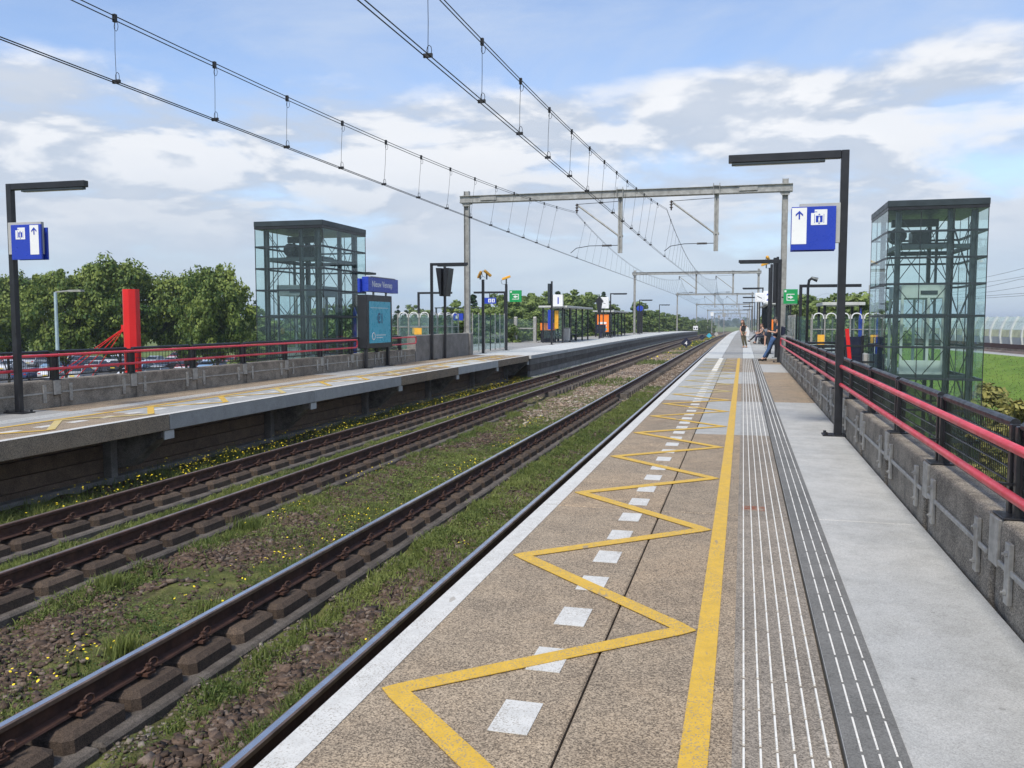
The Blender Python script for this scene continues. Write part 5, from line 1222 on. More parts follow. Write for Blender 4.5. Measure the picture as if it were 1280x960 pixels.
glass_screen([(2.3, 37.8), (4.4, 38)], -.2, 1.6, 'rear glass panels under the small right canopy', [5], group='glass screens around the right stairs', hoops=False)
t = thing('stair_canopy', 'small pale roofed canopy on black posts behind the right lamp', 'canopy'); mb = MB(); mb.box(2.95, 4.5, 35.5, 38.5, 2.08, 2.2); mb.build('roof', PALE, t, bevel=.01)
for x in (3.05, 4.35):
    for y in (35.7, 38.3): mb = MB(); mb.box(x - .05, x + .05, y - .05, y + .05, -2, 2.079); mb.build('post', BLACK, t)
t = thing('stair_rail', 'dark tubes over the right stairwell just behind the fence', 'handrail'); 
for (y, z, x0, x1) in ((29.0, .78, 1.85, 2.9), (28.2, .68, 1.8, 3.1), (27.4, .60, 1.9, 3.0)): mb = MB(); mb.tube([(x0, y, z), (x1, y + .6, z)], .035, 7); mb.tube([(x1, y + .6, z), (x1, y + .6, z - .6)], .03, 6); mb.build('tube', BLACK, t)
t = thing('stair_wall', 'pale concrete side wall of the right stairwell', 'wall'); mb = MB(); mb.box(1.85, 4.0, 30.4, 30.8, -3, .35); mb.build('wall', GREY, t, bevel=.01); mb = MB(); mb.box(2.0, 3.8, 32.4, 32.6, -3, .15); mb.build('rear_wall', GWALL, t); 
for (x, lb) in ((2.75, 'small orange notice on the glass behind the right lamp, left one'), (4.55, 'small orange notice on the glass near the thin blue pillars')):
    t = tag(MB().box(x - .12, x + .12, 33.35, 33.37, .62, .98).build('notice', flat('amber_notice', (.85, .45, .05), .5)), lb, 'notice')
for (x, lb) in ((-13.0, 'small orange notice behind the grey wall, leftmost'), (-12.4, 'small orange notice behind the grey wall, right one')):
    t = tag(MB().box(x, x + .3, 33 - (x + 13) * 2.2, 33.02 - (x + 13) * 2.2, .95, 1.2).build('notice', flat('amber_notice', (.85, .45, .05), .5)), lb, 'notice')
t = thing('curved_lamp', 'slim black lamp with a curved head left of the right lamp', 'lamp', (2.1, 31.0, 0)); mb = MB(); mb.tube([(0, 0, -2), (0, 0, 2.65), (.03, 0, 2.85), (.12, 0, 2.93), (.24, 0, 2.90)], .045, 8); mb.build('pole', BLACK, t, smooth=True); mb = MB(); mb.tube([(.10, 0, 2.93), (.30, 0, 2.86)], [.05, .08], 8); mb.build('lamp_head', DSTEEL, t)
t = thing('street_lamp', 'thin grey street lamp in front of the maples on the left', 'street lamp', (-22.5, 24.4, -4.8)); mb = MB(); mb.tube([(0, 0, 0), (0, 0, 7.25)], [.08, .05], 8); mb.build('pole', flat('pale_blue_grey_pole', (.36, .46, .52), .5), t); mb = MB(); mb.tube([(0, 0, 7.25), (.6, .1, 7.30)], .03, 6); mb.box(.5, 1.0, .02, .2, 7.26, 7.33); mb.build('lamp_head', GALV, t)
# red pylon with its stays
t = thing('red_pylon', 'thick bright red octagonal pylon rising behind the left parapet', 'pylon', (-13.04, 16.31, 0))
mb = MB(); mb.prism([(.182 * cos(pi / 8 + a), .182 * sin(pi / 8 + a)) for a in [pi / 4 * i for i in range(8)]], 'z', -4.8, 2.18); mb.build('shaft', PYRED, t, bevel=.004)
mb = MB(); mb.box(-.24, -.16, -.05, .05, 1.25, 1.40); mb.build('stay_lug', PYRED, t)
for (dx, dz) in ((-68, -47), (-61, -48), (-50, -51), (-36, -52)): mb = MB(); q = .0177 * 2.2; mb.tube([(-.2, 0, 1.36 + dz * .0005), (-.2 + dx * q * .966, dx * q * .258, 1.36 + dz * q)], .010, 6); mb.build('stay', PYRED, t)

# ================================================================== HIGH SPEED LINE ON THE RIGHT
AX = math.atan2(-.13, .9915); U = Vector((-.13, .9915, 0)); Nn = Vector((.9915, .13, 0))
def hp(off, s): return Nn * off + U * s
def hstrip(mb, o0, z0, o1, z1, s0, s1, n=1, m=0):
    for i in range(n):
        a, b = s0 + (s1 - s0) * i / n, s0 + (s1 - s0) * (i + 1) / n
        p = [hp(o0, a), hp(o1, a), hp(o1, b), hp(o0, b)]; zz = (z0, z1, z1, z0)
        mb.quad(*[(q.x, q.y, z) for q, z in zip(p, zz)], m)
LUSH = field_mat('lush_grass', (0.095, 0.175, 0.026), (0.15, 0.235, 0.036), (0.20, 0.24, 0.06), .35)
mb = MB(); hstrip(mb, 9, -4.76, 30, -4.6, -20, 300, 8); hstrip(mb, 30, -4.6, 39.0, -2.1, -20, 300, 8); tag(mb.build('grass_field', LUSH), kind='structure')
mb = MB(); hstrip(mb, 39.0, -2.1, 39.9, -1.95, -20, 300, 4); tag(mb.build('gravel_path', GREY), kind='structure')
mb = MB(); hstrip(mb, 39.9, -1.95, 40.6, -1.75, -20, 300, 4); hstrip(mb, 40.6, -1.75, 48.3, -1.75, -20, 300, 8); hstrip(mb, 48.3, -1.75, 60, -4.8, -20, 300, 4)
tag(mb.build('ballast_bed', flat('brown_ballast', (.13, .095, .07), .95, 0, .35, 1.5, dirt=((.07, .05, .04), .8, .4, .7), rand=False)), kind='structure')
for c0, lb in ((42.3, 'nearer high speed track on the brown ballast bed at the right'), (46.3, 'farther high speed track in front of the noise barrier')):
    t = thing('railway_track', lb, 'railway track')
    for d in (-.74, .74):
        mb = MB(); a, b = hp(c0 + d, 30), hp(c0 + d, 260); mb.beam((a.x, a.y, -1.5), (b.x, b.y, -1.5), .075, .17); mb.build('rail', RUST, t)
    mb = MB()
    for k_ in range(230):
        a, b = hp(c0 - 1.25, 60 + k_ * .62), hp(c0 + 1.25, 60 + k_ * .62); mb.beam((a.x, a.y, -1.66), (b.x, b.y, -1.66), .26, .16)
    tag(mb.build('sleepers', SLABC, t), kind='stuff')
t = thing('noise_barrier', 'pale noise barrier with curved ribs and greenish glass beyond the high speed tracks', 'noise barrier')
BG = flat('pale_green_translucent_panel', (.42, .50, .46), .3, 0, .12, 1); BY = flat('yellowish_barrier_panel', (.50, .52, .33), .5, 0, .2, 1.5); RIB = flat('pale_barrier_rib', (.52, .56, .54), .5, 0, .08, 2)
def bz(k): return [(0, -1.55), (-.12, -.6), (-.05, .3), (.35, 1.3), (.75, 2.0)][k]
for i in range(38):
    s = 86 + i * 3.1; mb = MB()
    pts = [bz(k) for k in range(5)]
    for (o0, z0), (o1, z1) in zip(pts[:-1], pts[1:]):
        a, b = hp(48.5 + o0, s), hp(48.5 + o1, s); mb.beam((a.x, a.y, z0), (b.x, b.y, z1), .22, .30, up=(U.x, U.y, 0))
    mb.build('rib', RIB, t)
    if i < 37:
        for (k0, m_) in ((0, RIB), (1, BY), (2, BG), (3, BG)):
            (o0, z0), (o1, z1) = pts[k0], pts[k0 + 1]; a, b, c_, d_ = hp(48.6 + o0, s + .12), hp(48.6 + o0, s + 2.98), hp(48.6 + o1, s + 2.98), hp(48.6 + o1, s + .12)
            mb = MB(); n_ = Nn * .06
            v = [(a.x, a.y, z0 + .02), (b.x, b.y, z0 + .02), (c_.x, c_.y, z1 - .02), (d_.x, d_.y, z1 - .02)]; v2 = [(p[0] + n_.x, p[1] + n_.y, p[2]) for p in v]
            mb.add(v + v2, [(0, 1, 2, 3), (7, 6, 5, 4), (0, 4, 5, 1), (1, 5, 6, 2), (2, 6, 7, 3), (3, 7, 4, 0)]); mb.build('barrier_panel', m_, t)
t = thing('overhead_line', 'thin overhead wires of the high speed line at the right edge', 'overhead line')
for off in (42.3, 46.3):
    for kind, z in (('contact_wire', 4.4), ('messenger_wire', 6.0), ('feeder_wire', 7.5)):
        pts = []
        for k_ in range(65):
            s = 20 + k_ * 3.5; sag = .9 * (1 - ((s % 50) / 25 - 1) ** 2) if kind != 'contact_wire' else 0; p = hp(off + (0 if kind != 'feeder_wire' else 1.5), s); pts.append((p.x, p.y, z - sag))
        mb = MB(); mb.tube(pts, .018, 4); mb.build(kind, WIRE, t)
for i, s in enumerate((70, 150, 200)):
    if i == 0: continue
    for off, sg in ((39.9, 1), (48.4, -1)):
        p = hp(off, s); t = thing('catenary_mast', 'thin grey mast of the high speed line, %s, %s side' % (['near the right edge', 'behind the right lift tower', 'left of the right lift tower'][i], ['near', 'barrier'][off > 45]), 'mast', (p.x, p.y, -1.9)); mb = MB(); mb.box(-.1, .1, -.1, .1, 0, 9.2); mb.build('column', GANTRY, t)
        q = Nn * (2.6 * sg); mb = MB(); mb.tube([(0, 0, 8.1), (q.x, q.y, 8.3)], .035, 5); mb.tube([(0, 0, 6.0), (q.x, q.y, 8.2)], .035, 5); mb.tube([(0, 0, 6.3), (q.x * .9, q.y * .9, 6.4)], .025, 5); mb.build('cantilever', GANTRY, t)

# ================================================================== CAR PARK ON THE LEFT
def campt(px, d):
    """Point on the left low land at picture column px and depth d."""
    th = radians(14.942); r = (px - 640) / 1080 * d; return Vector((r * cos(th) - d * sin(th), r * sin(th) + d * cos(th), 0))
mb = MB(); A = campt(-160, 84); B = campt(470, 84); C_ = campt(470, 150); D_ = campt(-160, 150)
mb.quad(*[(p.x, p.y, GZ + .01 - .0015 * p.y) for p in (A, B, C_, D_)]); tag(mb.build('car_park_surface', flat('old_asphalt', (.06, .06, .06), .9, 0, .2, .5, rand=False)), kind='structure')
def car_meshes():
    m, nt, b = nodes_of('car_paint'); oi = nt.nodes.new('ShaderNodeObjectInfo'); nt.links.new(oi.outputs['Color'], b.inputs['Base Color']); b.inputs['Roughness'].default_value = .22; b.inputs['Metallic'].default_value = .25; b.inputs['Coat Weight'].default_value = .6
    bm = bmesh.new()
    prof = [(-2.15, .42), (-2.12, .78), (-1.95, .95), (-1.75, 1.02), (-1.25, 1.40), (-.1, 1.47), (.45, 1.38), (1.15, .98), (1.95, .80), (2.12, .62), (2.14, .38), (1.75, .26), (-1.8, .26)]
    ww = [.78, .84, .85, .84, .64, .62, .64, .84, .84, .80, .78, .80, .80]
    L = [bm.verts.new((-w_, y, z)) for (y, z), w_ in zip(prof, ww)]; R_ = [bm.verts.new((w_, y, z)) for (y, z), w_ in zip(prof, ww)]
    n = len(prof)
    for i in range(n): bm.faces.new((L[i], L[(i + 1) % n], R_[(i + 1) % n], R_[i]))
    bm.faces.new(L[::-1]); bm.faces.new(R_); bmesh.ops.recalc_face_normals(bm, faces=bm.faces); me = bpy.data.meshes.new('body'); bm.to_mesh(me); bm.free(); me.materials.append(m)
    gl = flat('car_window_glass', (.02, .028, .035), .08, 0, .05, 2)
    g = MB(); g.add([(-.60, .52, 1.375), (.60, .52, 1.375), (.79, 1.13, 1.02), (-.79, 1.13, 1.02)], [(0, 1, 2, 3)]); g.add([(-.60, -1.29, 1.38), (.60, -1.29, 1.38), (.79, -1.72, 1.06), (-.79, -1.72, 1.06)], [(3, 2, 1, 0)])
    for s in (-1, 1): g.add([(s * .665, -1.2, 1.36), (s * .66, .4, 1.36), (s * .86, 1.0, 1.02), (s * .86, -1.6, 1.04)], [(0, 1, 2, 3)])
    g.v = [(x * 1.005, y * 1.004, z + .012) for x, y, z in g.v]; gm = g.mesh('windows', gl)
    wm = MB(); wm.tube([(-.1, 0, 0), (.1, 0, 0)], .31, 14, 0); wm.tube([(-.106, 0, 0), (.106, 0, 0)], .17, 10, 1); wmm = wm.mesh('wheel', [BLACK, GALV])
    hl = MB(); hl.box(-.13, .13, -.02, .03, -.06, .06); hm = hl.mesh('headlight', flat('lamp_lens', (.8, .8, .78), .15)); tm = hl.mesh('tail_light', flat('red_lens', (.5, .01, .01), .2))
    pl = MB(); pl.box(-.26, .26, -.01, .01, -.06, .06); pm = pl.mesh('number_plate', flat('yellow_plate', (.8, .6, .05), .5))
    return me, gm, wmm, hm, tm, pm
CB, CG, CW, CHL, CTL, CPL = car_meshes()
def make_car():
    t = thing('parked_car', '', 'car', (0, 0, 0), group='cars parked below the left platform'); put('body', CB, t); put('windows', CG, t)
    for x in (-.74, .74):
        for y in (-1.35, 1.32): put('wheel', CW, t, loc=(x, y, .31))
        put('headlight', CHL, t, loc=(x * .82, 2.10, .68)); put('tail_light', CTL, t, loc=(x * .86, -2.12, .82))
    put('number_plate', CPL, t, loc=(0, 2.15, .5)); put('number_plate', CPL, t, loc=(0, -2.155, .6)); return t
car0 = make_car(); index_kids()
cols_ = [('white', (.75, .76, .77)), ('silver grey', (.42, .44, .46)), ('dark blue', (.02, .05, .16)), ('black', (.015, .015, .018)), ('light blue', (.22, .38, .55)), ('red', (.45, .02, .02)), ('silver grey', (.5, .52, .54)), ('white', (.8, .8, .8))]
place = ['beyond the far left lamp', 'by the thin street lamp', 'left of the red pylon', 'right of the red pylon', 'under the right-hand maple', 'behind the left lift tower']
first = True
for row, (dd, off) in enumerate(((92, 0), (108, 9), (121, 4), (138, 15))):
    P0, P1 = campt(-60, dd), campt(440, dd); Ld = (P1 - P0); n = int(Ld.length / 2.75); dirr = Ld.normalized()
    for i in range(n):
        if rnd.random() < .16: continue
        p = P0 + dirr * (i * 2.75 + off * .2); cn, cc = cols_[rnd.randrange(8)]
        fr = i / n; pi_ = min(5, int(fr * 6)); lb = '%s car, %s row, %s' % (cn, ['nearest', 'second', 'third', 'farthest'][row], place[pi_])
        ang = math.atan2(dirr.y, dirr.x) + (pi if rnd.random() < .4 else 0)
        o = car0 if first else copy_thing(car0)
        if lb in SEEN: SEEN[lb] += 1; lb = '%s, %s one' % (lb, ORD[SEEN[lb]])
        else: SEEN[lb] = 0
        o.location = (p.x, p.y, GZ + .02 - .0015 * p.y); o.rotation_euler = (0, 0, ang + rnd.uniform(-.03, .03)); o['label'] = lb; first = False
        for ch in (KIDS['parked_car'] if o is car0 else [c for c in bpy.data.objects if c.parent is o][:1]):
            if ch.data is CB: ch.color = cc + (1,)
        s = rnd.uniform(.93, 1.08); o.scale = (1, 1, s)

# ================================================================== TREES
def tree_meshes(seed, h, w_, crown0, n, ls, mat, shape='round', trunk_r=.16):
    """Trunk with limbs plus a crown of leaf quads gathered in clumps."""
    r = np.random.default_rng(seed); rr = random.Random(seed); mb = MB()
    mb.tube([(0, 0, -.3), (.03, .02, h * .25), (-.04, .05, h * .5), (.02, -.03, h * .8)], [trunk_r, trunk_r * .8, trunk_r * .55, trunk_r * .15], 8)
    cz, rz_ = crown0 + (h - crown0) / 2, (h - crown0) / 2
    cl = []
    nc = max(24, n // (95 if shape == 'round' else 60))
    for i in range(nc):
        u = r.random() ** .45; a = r.uniform(0, 2 * pi); zz = r.uniform(-1, 1)
        if shape == 'cone':
            t_ = r.random() ** 1.3; rad = (1 - t_) * w_ * r.uniform(.55, 1.05); cl.append((rad * cos(a), rad * sin(a), crown0 + t_ * (h - crown0), w_ * .30 * (1.2 - t_)))
        else:
            q = sqrt(max(0, 1 - zz * zz * .96)) * (1.0 if zz > -.2 else .95 + .1 * zz); cl.append((w_ * u * q * cos(a) * r.uniform(.82, 1.18), w_ * u * q * sin(a) * r.uniform(.85, 1.12), cz + zz * rz_ * (.72 + .28 * u) * r.uniform(.9, 1.08), w_ * r.uniform(.10, .25)))
    for i in range(9):
        c = cl[rr.randrange(len(cl))]; z0 = h * rr.uniform(.18, .55); mb.tube([(0, 0, z0), (c[0] * .45, c[1] * .45, (z0 + c[2]) / 2), (c[0] * .85, c[1] * .85, c[2])], [trunk_r * .4, trunk_r * .22, .015], 5)
    cl = np.array(cl); k = r.integers(0, len(cl), n); d = r.normal(size=(n, 3)); d /= np.linalg.norm(d, axis=1)[:, None]
    rad = cl[k, 3] * r.random(n) ** .38; P = cl[k, :3] + d * rad[:, None] * np.array([1, 1, .72])
    nrm = d * .8 + r.normal(size=(n, 3)) * .45 + np.array([0, 0, .45]); nrm /= np.linalg.norm(nrm, axis=1)[:, None]
    t1 = np.cross(nrm, r.normal(size=(n, 3))); t1 /= np.linalg.norm(t1, axis=1)[:, None]; t2 = np.cross(nrm, t1); s = ls * r.uniform(.55, 1.25, n)[:, None]
    V = np.stack([P + t1 * s, P + t2 * s * .62 - nrm * s * .12, P - t1 * s * .9, P - t2 * s * .62 - nrm * s * .12], 1).reshape(-1, 3); F = np.arange(4 * n).reshape(-1, 4)
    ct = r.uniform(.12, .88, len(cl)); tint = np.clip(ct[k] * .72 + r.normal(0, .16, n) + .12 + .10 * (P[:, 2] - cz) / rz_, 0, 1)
    return mb.mesh('trunk', BARK, True), mesh_np('crown', V, F, mat, np.repeat(tint, 4))
def make_tree(name, ms, loc, rz, sc, label, cat='tree', group=None):
    t = thing(name, label, cat, loc, rz, group); t.scale = sc; put('trunk', ms[0], t); put('crown', ms[1], t); return t
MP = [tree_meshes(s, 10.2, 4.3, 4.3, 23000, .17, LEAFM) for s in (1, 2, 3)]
def tz(p): return GZ - .0015 * max(0, p.y)
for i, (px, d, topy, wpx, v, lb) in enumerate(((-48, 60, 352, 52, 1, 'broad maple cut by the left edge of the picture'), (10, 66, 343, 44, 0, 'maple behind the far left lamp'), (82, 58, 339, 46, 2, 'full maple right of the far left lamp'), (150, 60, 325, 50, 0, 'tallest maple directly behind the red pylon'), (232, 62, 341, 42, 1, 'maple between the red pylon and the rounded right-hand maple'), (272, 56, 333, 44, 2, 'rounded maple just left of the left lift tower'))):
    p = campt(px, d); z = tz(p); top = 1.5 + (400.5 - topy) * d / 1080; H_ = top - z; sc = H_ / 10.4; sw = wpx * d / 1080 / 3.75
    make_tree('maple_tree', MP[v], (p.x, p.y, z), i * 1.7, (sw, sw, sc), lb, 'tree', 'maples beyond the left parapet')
TH = [tree_meshes(20 + s, 8.0, 2.7, .6, 10000, .19, LEAFD, trunk_r=.1) for s in range(4)]
CO = [tree_meshes(40 + s, 9.0, 2.2, .8, 6000, .16, LEAFC, 'cone', .12) for s in range(2)]
def lt(v, n_): return ['young', 'bushy', 'loose', 'dense', 'pale', 'dark'][(v * 5 + n_) % 6]
CNT = {}
def nth(lb):
    CNT[lb] = CNT.get(lb, 0) + 1; return '%s, %s from the front' % (lb, ORD[CNT[lb] - 1])
rows = [(y, -16.4, 5.6) for y in (57, 59.5, 62, 65.5)] + [(y, -15.9, 5.2) for y in [58.5 + 3.4 * i for i in range(20)]] + [(y, -18.8, 7.4) for y in [57 + 4.2 * i for i in range(17)]] + [(y, -15.6, 6.6) for y in [130 + 6 * i for i in range(18)]] + [(y, -13.2, 6.0) for y in [196 + 9 * i for i in range(20)]]
for i, (y, x, hb) in enumerate(sorted(rows)):
    x += rnd.uniform(-.9, .9); con = i % 6 == 4 and x < -17; ms = CO[i % 2] if con else TH[i % 4]
    hh = hb * rnd.uniform(.84, 1.06) / 8.0 * (1.12 if 85 < y < 135 else 1.0); base_ = (-3.0 if x > -17 else -3.6) - drop(y) * .8
    where = 'behind the white post fence' if y < 60 else 'behind the number 1 shelter' if y < 76 else 'behind the orange poster shelter' if y < 100 else 'past the far shelter on the left' if y < 160 else 'in the far left thicket'
    make_tree('conifer_tree' if con else 'thicket_tree', ms, (x, y, base_), rnd.uniform(0, 6), (hh * 1.15, hh * 1.15, hh), nth(('dark pointed conifer ' if con else 'bushy green tree ') + where), 'tree', 'conifers along the left platform' if con else 'trees of the thicket along the left platform')
for i in range(46):
    px = rnd.uniform(305, 700); d = rnd.uniform(75, 190); p = campt(px, d)
    if p.x > -22 or (560 < px < 640 and d < 120): continue
    con = rnd.random() < .3; h_ = rnd.uniform(5.0, 8.0) if d < 120 else rnd.uniform(6.5, 9.5); s = h_ / 8.0; ms = CO[i % 2] if con else TH[i % 4]
    wh = 'seen through the left lift tower' if px < 455 else ('between the lift tower and the first portal column' if px < 590 else 'in the far trees beyond the left stairs')
    make_tree('conifer_tree' if con else 'background_tree', ms, (p.x, p.y, tz(p)), rnd.uniform(0, 6), (s * 1.1, s * 1.1, s * .95), nth(('dark conifer ' if con else 'leafy background tree ') + wh), 'tree', 'background trees beyond the left car park' if not con else 'background conifers beyond the left car park')
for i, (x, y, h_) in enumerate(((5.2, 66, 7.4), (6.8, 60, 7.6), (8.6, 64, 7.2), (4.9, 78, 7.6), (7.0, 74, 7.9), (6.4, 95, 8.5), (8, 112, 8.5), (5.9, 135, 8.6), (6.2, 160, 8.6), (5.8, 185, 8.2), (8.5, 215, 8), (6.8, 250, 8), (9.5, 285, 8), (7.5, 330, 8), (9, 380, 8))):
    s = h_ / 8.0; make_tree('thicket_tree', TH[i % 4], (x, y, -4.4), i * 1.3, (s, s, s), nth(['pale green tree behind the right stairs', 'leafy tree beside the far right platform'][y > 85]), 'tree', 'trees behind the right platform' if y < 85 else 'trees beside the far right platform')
# bushes on the right slope
BU = [tree_meshes(60 + s, 3.4, 1.5, .25, 5200, .085, BUSHM, trunk_r=.05) for s in range(2)]
for i, (x, y, s) in enumerate(((7.0, 25.6, 1.15), (7.9, 26.9, 1.1), (7.0, 29.0, 1.2), (8.7, 25.0, .95), (9.2, 28.6, 1.0), (6.6, 23.4, 1.0), (8.0, 22.6, .9))):
    make_tree('flowering_bush', BU[i % 2], (x, y, -4.75), i * 2.1, (s, s, s * (1.08 if i < 3 else .95)), nth('yellowish flowering bush on the slope right of the lift tower'), 'bush', 'flowering bushes on the right slope')
t = thing('field_gate', 'thin grey gate frame in the meadow beside the right lift tower', 'gate', (9.6, 33.5, -4.7)); mb = MB(); mb.tube([(0, 0, 0), (0, 0, 3.1), (-.9, 0, 3.1), (-.9, 0, 0)], .03, 6); mb.build('frame', GALV, t)
# meadow tufts
x = rng.uniform(8, 40, 26000); y = rng.uniform(34, 150, 26000); off = x * .9915 + y * .13; k = (off < 38.8) & (off > 10); x, y, off = x[k], y[k], off[k]
zf = np.where(off < 30, -4.76 + (off - 9) / 21 * .16, -4.6 + (off - 30) / 9 * 2.5)
V, F, T = grass('m', x, y, .05, .14, .04, .09, zoff=0.0, lean=.4, spread=.001); V[:, 2] += np.repeat(zf, 5); grass_obj('meadow_grass', [(V, F, T * .7 + .15)])
# distant woods on the horizon and a pale building
def woods():
    n = 15000; r = rng; X = r.uniform(-1700, 900, n); Yv = 900 + r.uniform(0, 900, n) ** 1.0; hh = 8 + 5 * fbm2(X * .01, Yv * .01, 1.0) + 3 * fbm2(X * .05, Yv * .04, 1); Zc = GZ - .0015 * Yv + r.random(n) ** .7 * np.clip(hh, 3, 16); s = r.uniform(2.0, 4.0, n)
    a = r.uniform(0, 2 * pi, n); t1 = np.stack([np.cos(a), np.sin(a) * .6, r.normal(0, .3, n)], 1) * s[:, None]; t2 = np.stack([r.normal(0, .3, n), r.normal(0, .3, n), np.ones(n)], 1) * s[:, None] * .7; P = np.stack([X, Yv, Zc], 1)
    V = np.stack([P + t1, P + t2, P - t1, P - t2], 1).reshape(-1, 3); tag(put('distant_woods', mesh_np('distant_woods', V, np.arange(4 * n).reshape(-1, 4), TERRA, np.repeat(np.clip(r.normal(.4, .2, n), 0, 1), 4))), kind='stuff')
woods()
t = thing('farm_building', 'low white building roof far behind the number 1 shelter', 'building', (-52, 190, -5.1)); mb = MB(); mb.box(-9, 9, -5, 5, 0, 6.4); mb.build('wall', WHITE, t); mb = MB(); mb.prism([(-9.4, 6.42), (9.4, 6.42), (8, 8.2), (-8, 8.2)], 'y', -5.3, 5.3); mb.build('roof', PALE, t)
for q in (-6, -2, 2, 6): mb = MB(); mb.box(q - .8, q + .8, -5.06, -5.005, 2.5, 4.5); mb.build('window', DSTEEL, t)

# ================================================================== PEOPLE
SKIN = flat('skin', (.52, .30, .21), .5, 0, .08, 9); HAIRB = flat('brown_hair', (.085, .035, .015), .5, 0, .35, 60); HAIRD = flat('black_hair', (.015, .012, .012), .5, 0, .3, 60); EYE = flat('dark_eye', (.02, .015, .012), .2); LIP = flat('lips', (.35, .10, .09), .5)
def skin_obj(name, V, E, R_, mat, parent, sub=1, root=0):
    me = bpy.data.meshes.new(name); me.from_pydata(V, E, []); o = bpy.data.objects.new(name, me); C.objects.link(o)
    sk = o.modifiers.new('s', 'SKIN'); sk.use_smooth_shade = True; sk.branch_smoothing = .4
    for i, q in enumerate(me.skin_vertices[0].data): q.radius = R_[i] if isinstance(R_[i], tuple) else (R_[i], R_[i]); q.use_root = (i == root)
    ss = o.modifiers.new('b', 'SUBSURF'); ss.levels = sub; ss.render_levels = sub
    dg = bpy.context.evaluated_depsgraph_get(); dg.update(); m2 = bpy.data.meshes.new_from_object(o.evaluated_get(dg)); m2.materials.clear(); m2.materials.append(mat); m2.name = name
    bpy.data.objects.remove(o); m2.polygons.foreach_set('use_smooth', [True] * len(m2.polygons)); return put(name, m2, parent)
def head(parent, pos, face, hair, long_hair, tilt=0.0, s=1.0):
    """Head with face looking along `face`."""
    pos = Vector(pos); f = Vector(face).normalized(); sd = f.cross(Vector((0, 0, 1))).normalized(); up = sd.cross(f)
    T = Matrix((( sd.x, f.x, up.x, pos.x), (sd.y, f.y, up.y, pos.y), (sd.z, f.z, up.z, pos.z), (0, 0, 0, 1)))
    bm = bmesh.new(); bmesh.ops.create_uvsphere(bm, u_segments=18, v_segments=14, radius=1)
    for v in bm.verts:
        x, y, z = v.co; w_ = .075 * (1 - .22 * max(0, -z) ** 1.5); d_ = .092 * (1 - .12 * max(0, -z)); v.co = Vector((x * w_, y * d_ + (.012 if z < -.3 and y > 0 else 0), z * .112)) * s
    bm.transform(T); me = bpy.data.meshes.new('head'); bm.to_mesh(me); bm.free(); me.materials.append(SKIN); me.polygons.foreach_set('use_smooth', [True] * len(me.polygons)); h = put('head', me, parent)
    def P(x, y, z): return tuple(T @ (Vector((x, y, z)) * s))
    mb = MB(); mb.add([P(-.006, .085, .02), P(.006, .085, .02), P(.017, .085, -.03), P(-.017, .085, -.03), P(0, .116, -.024)], [(0, 1, 4), (1, 2, 4), (2, 3, 4), (3, 0, 4)])
    for sg in (-1, 1): mb.tube([P(sg * .074, -.01, .02), P(sg * .086, -.015, .0), P(sg * .074, -.005, -.028)], .011 * s, 6)
    mb.build('nose_and_ears', SKIN, h, smooth=True)
    mb = MB()
    for sg in (-1, 1): mb.tube([P(sg * .030 - .009, .083, .012), P(sg * .030 + .009, .083, .012)], .0075 * s, 6)
    mb.build('eyes', EYE, h); mb = MB(); mb.tube([P(-.022, .083, -.058), P(0, .090, -.055), P(.022, .083, -.058)], .006 * s, 6); mb.build('mouth', LIP, h)
    bm = bmesh.new(); bmesh.ops.create_uvsphere(bm, u_segments=18, v_segments=12, radius=1)
    kill = [v for v in bm.verts if v.co.y > .35 and v.co.z < .48 or (v.co.z < -.45)]
    bmesh.ops.delete(bm, geom=kill, context='VERTS')
    for v in bm.verts: x, y, z = v.co; v.co = Vector((x * .085, y * .100 - .006, z * .122 + .006)) * s
    bm.transform(T); me = bpy.data.meshes.new('hair'); bm.to_mesh(me); bm.free(); me.materials.append(hair); me.polygons.foreach_set('use_smooth', [True] * len(me.polygons)); put('hair', me, parent)
    if long_hair:
        V = []; E_ = []; R_ = []
        for q in (-.075, -.045, 0, .045, .078):
            b0 = len(V); V += [P(q * .9, -.05, .05), P(q * 1.15, -.06 if abs(q) < .06 else .0, -.06), P(q * 1.35, -.07 if abs(q) < .06 else .02, -.18), P(q * 1.2, -.07, -.30)]; R_ += [.035 * s, .036 * s, .03 * s, .012 * s]; E_ += [(b0, b0 + 1), (b0 + 1, b0 + 2), (b0 + 2, b0 + 3)]
        mb = MB()
        for i in range(0, len(V), 4): mb.tube(V[i:i + 4], R_[i:i + 4], 7)
        mb.build('long_hair', hair, parent, smooth=True)
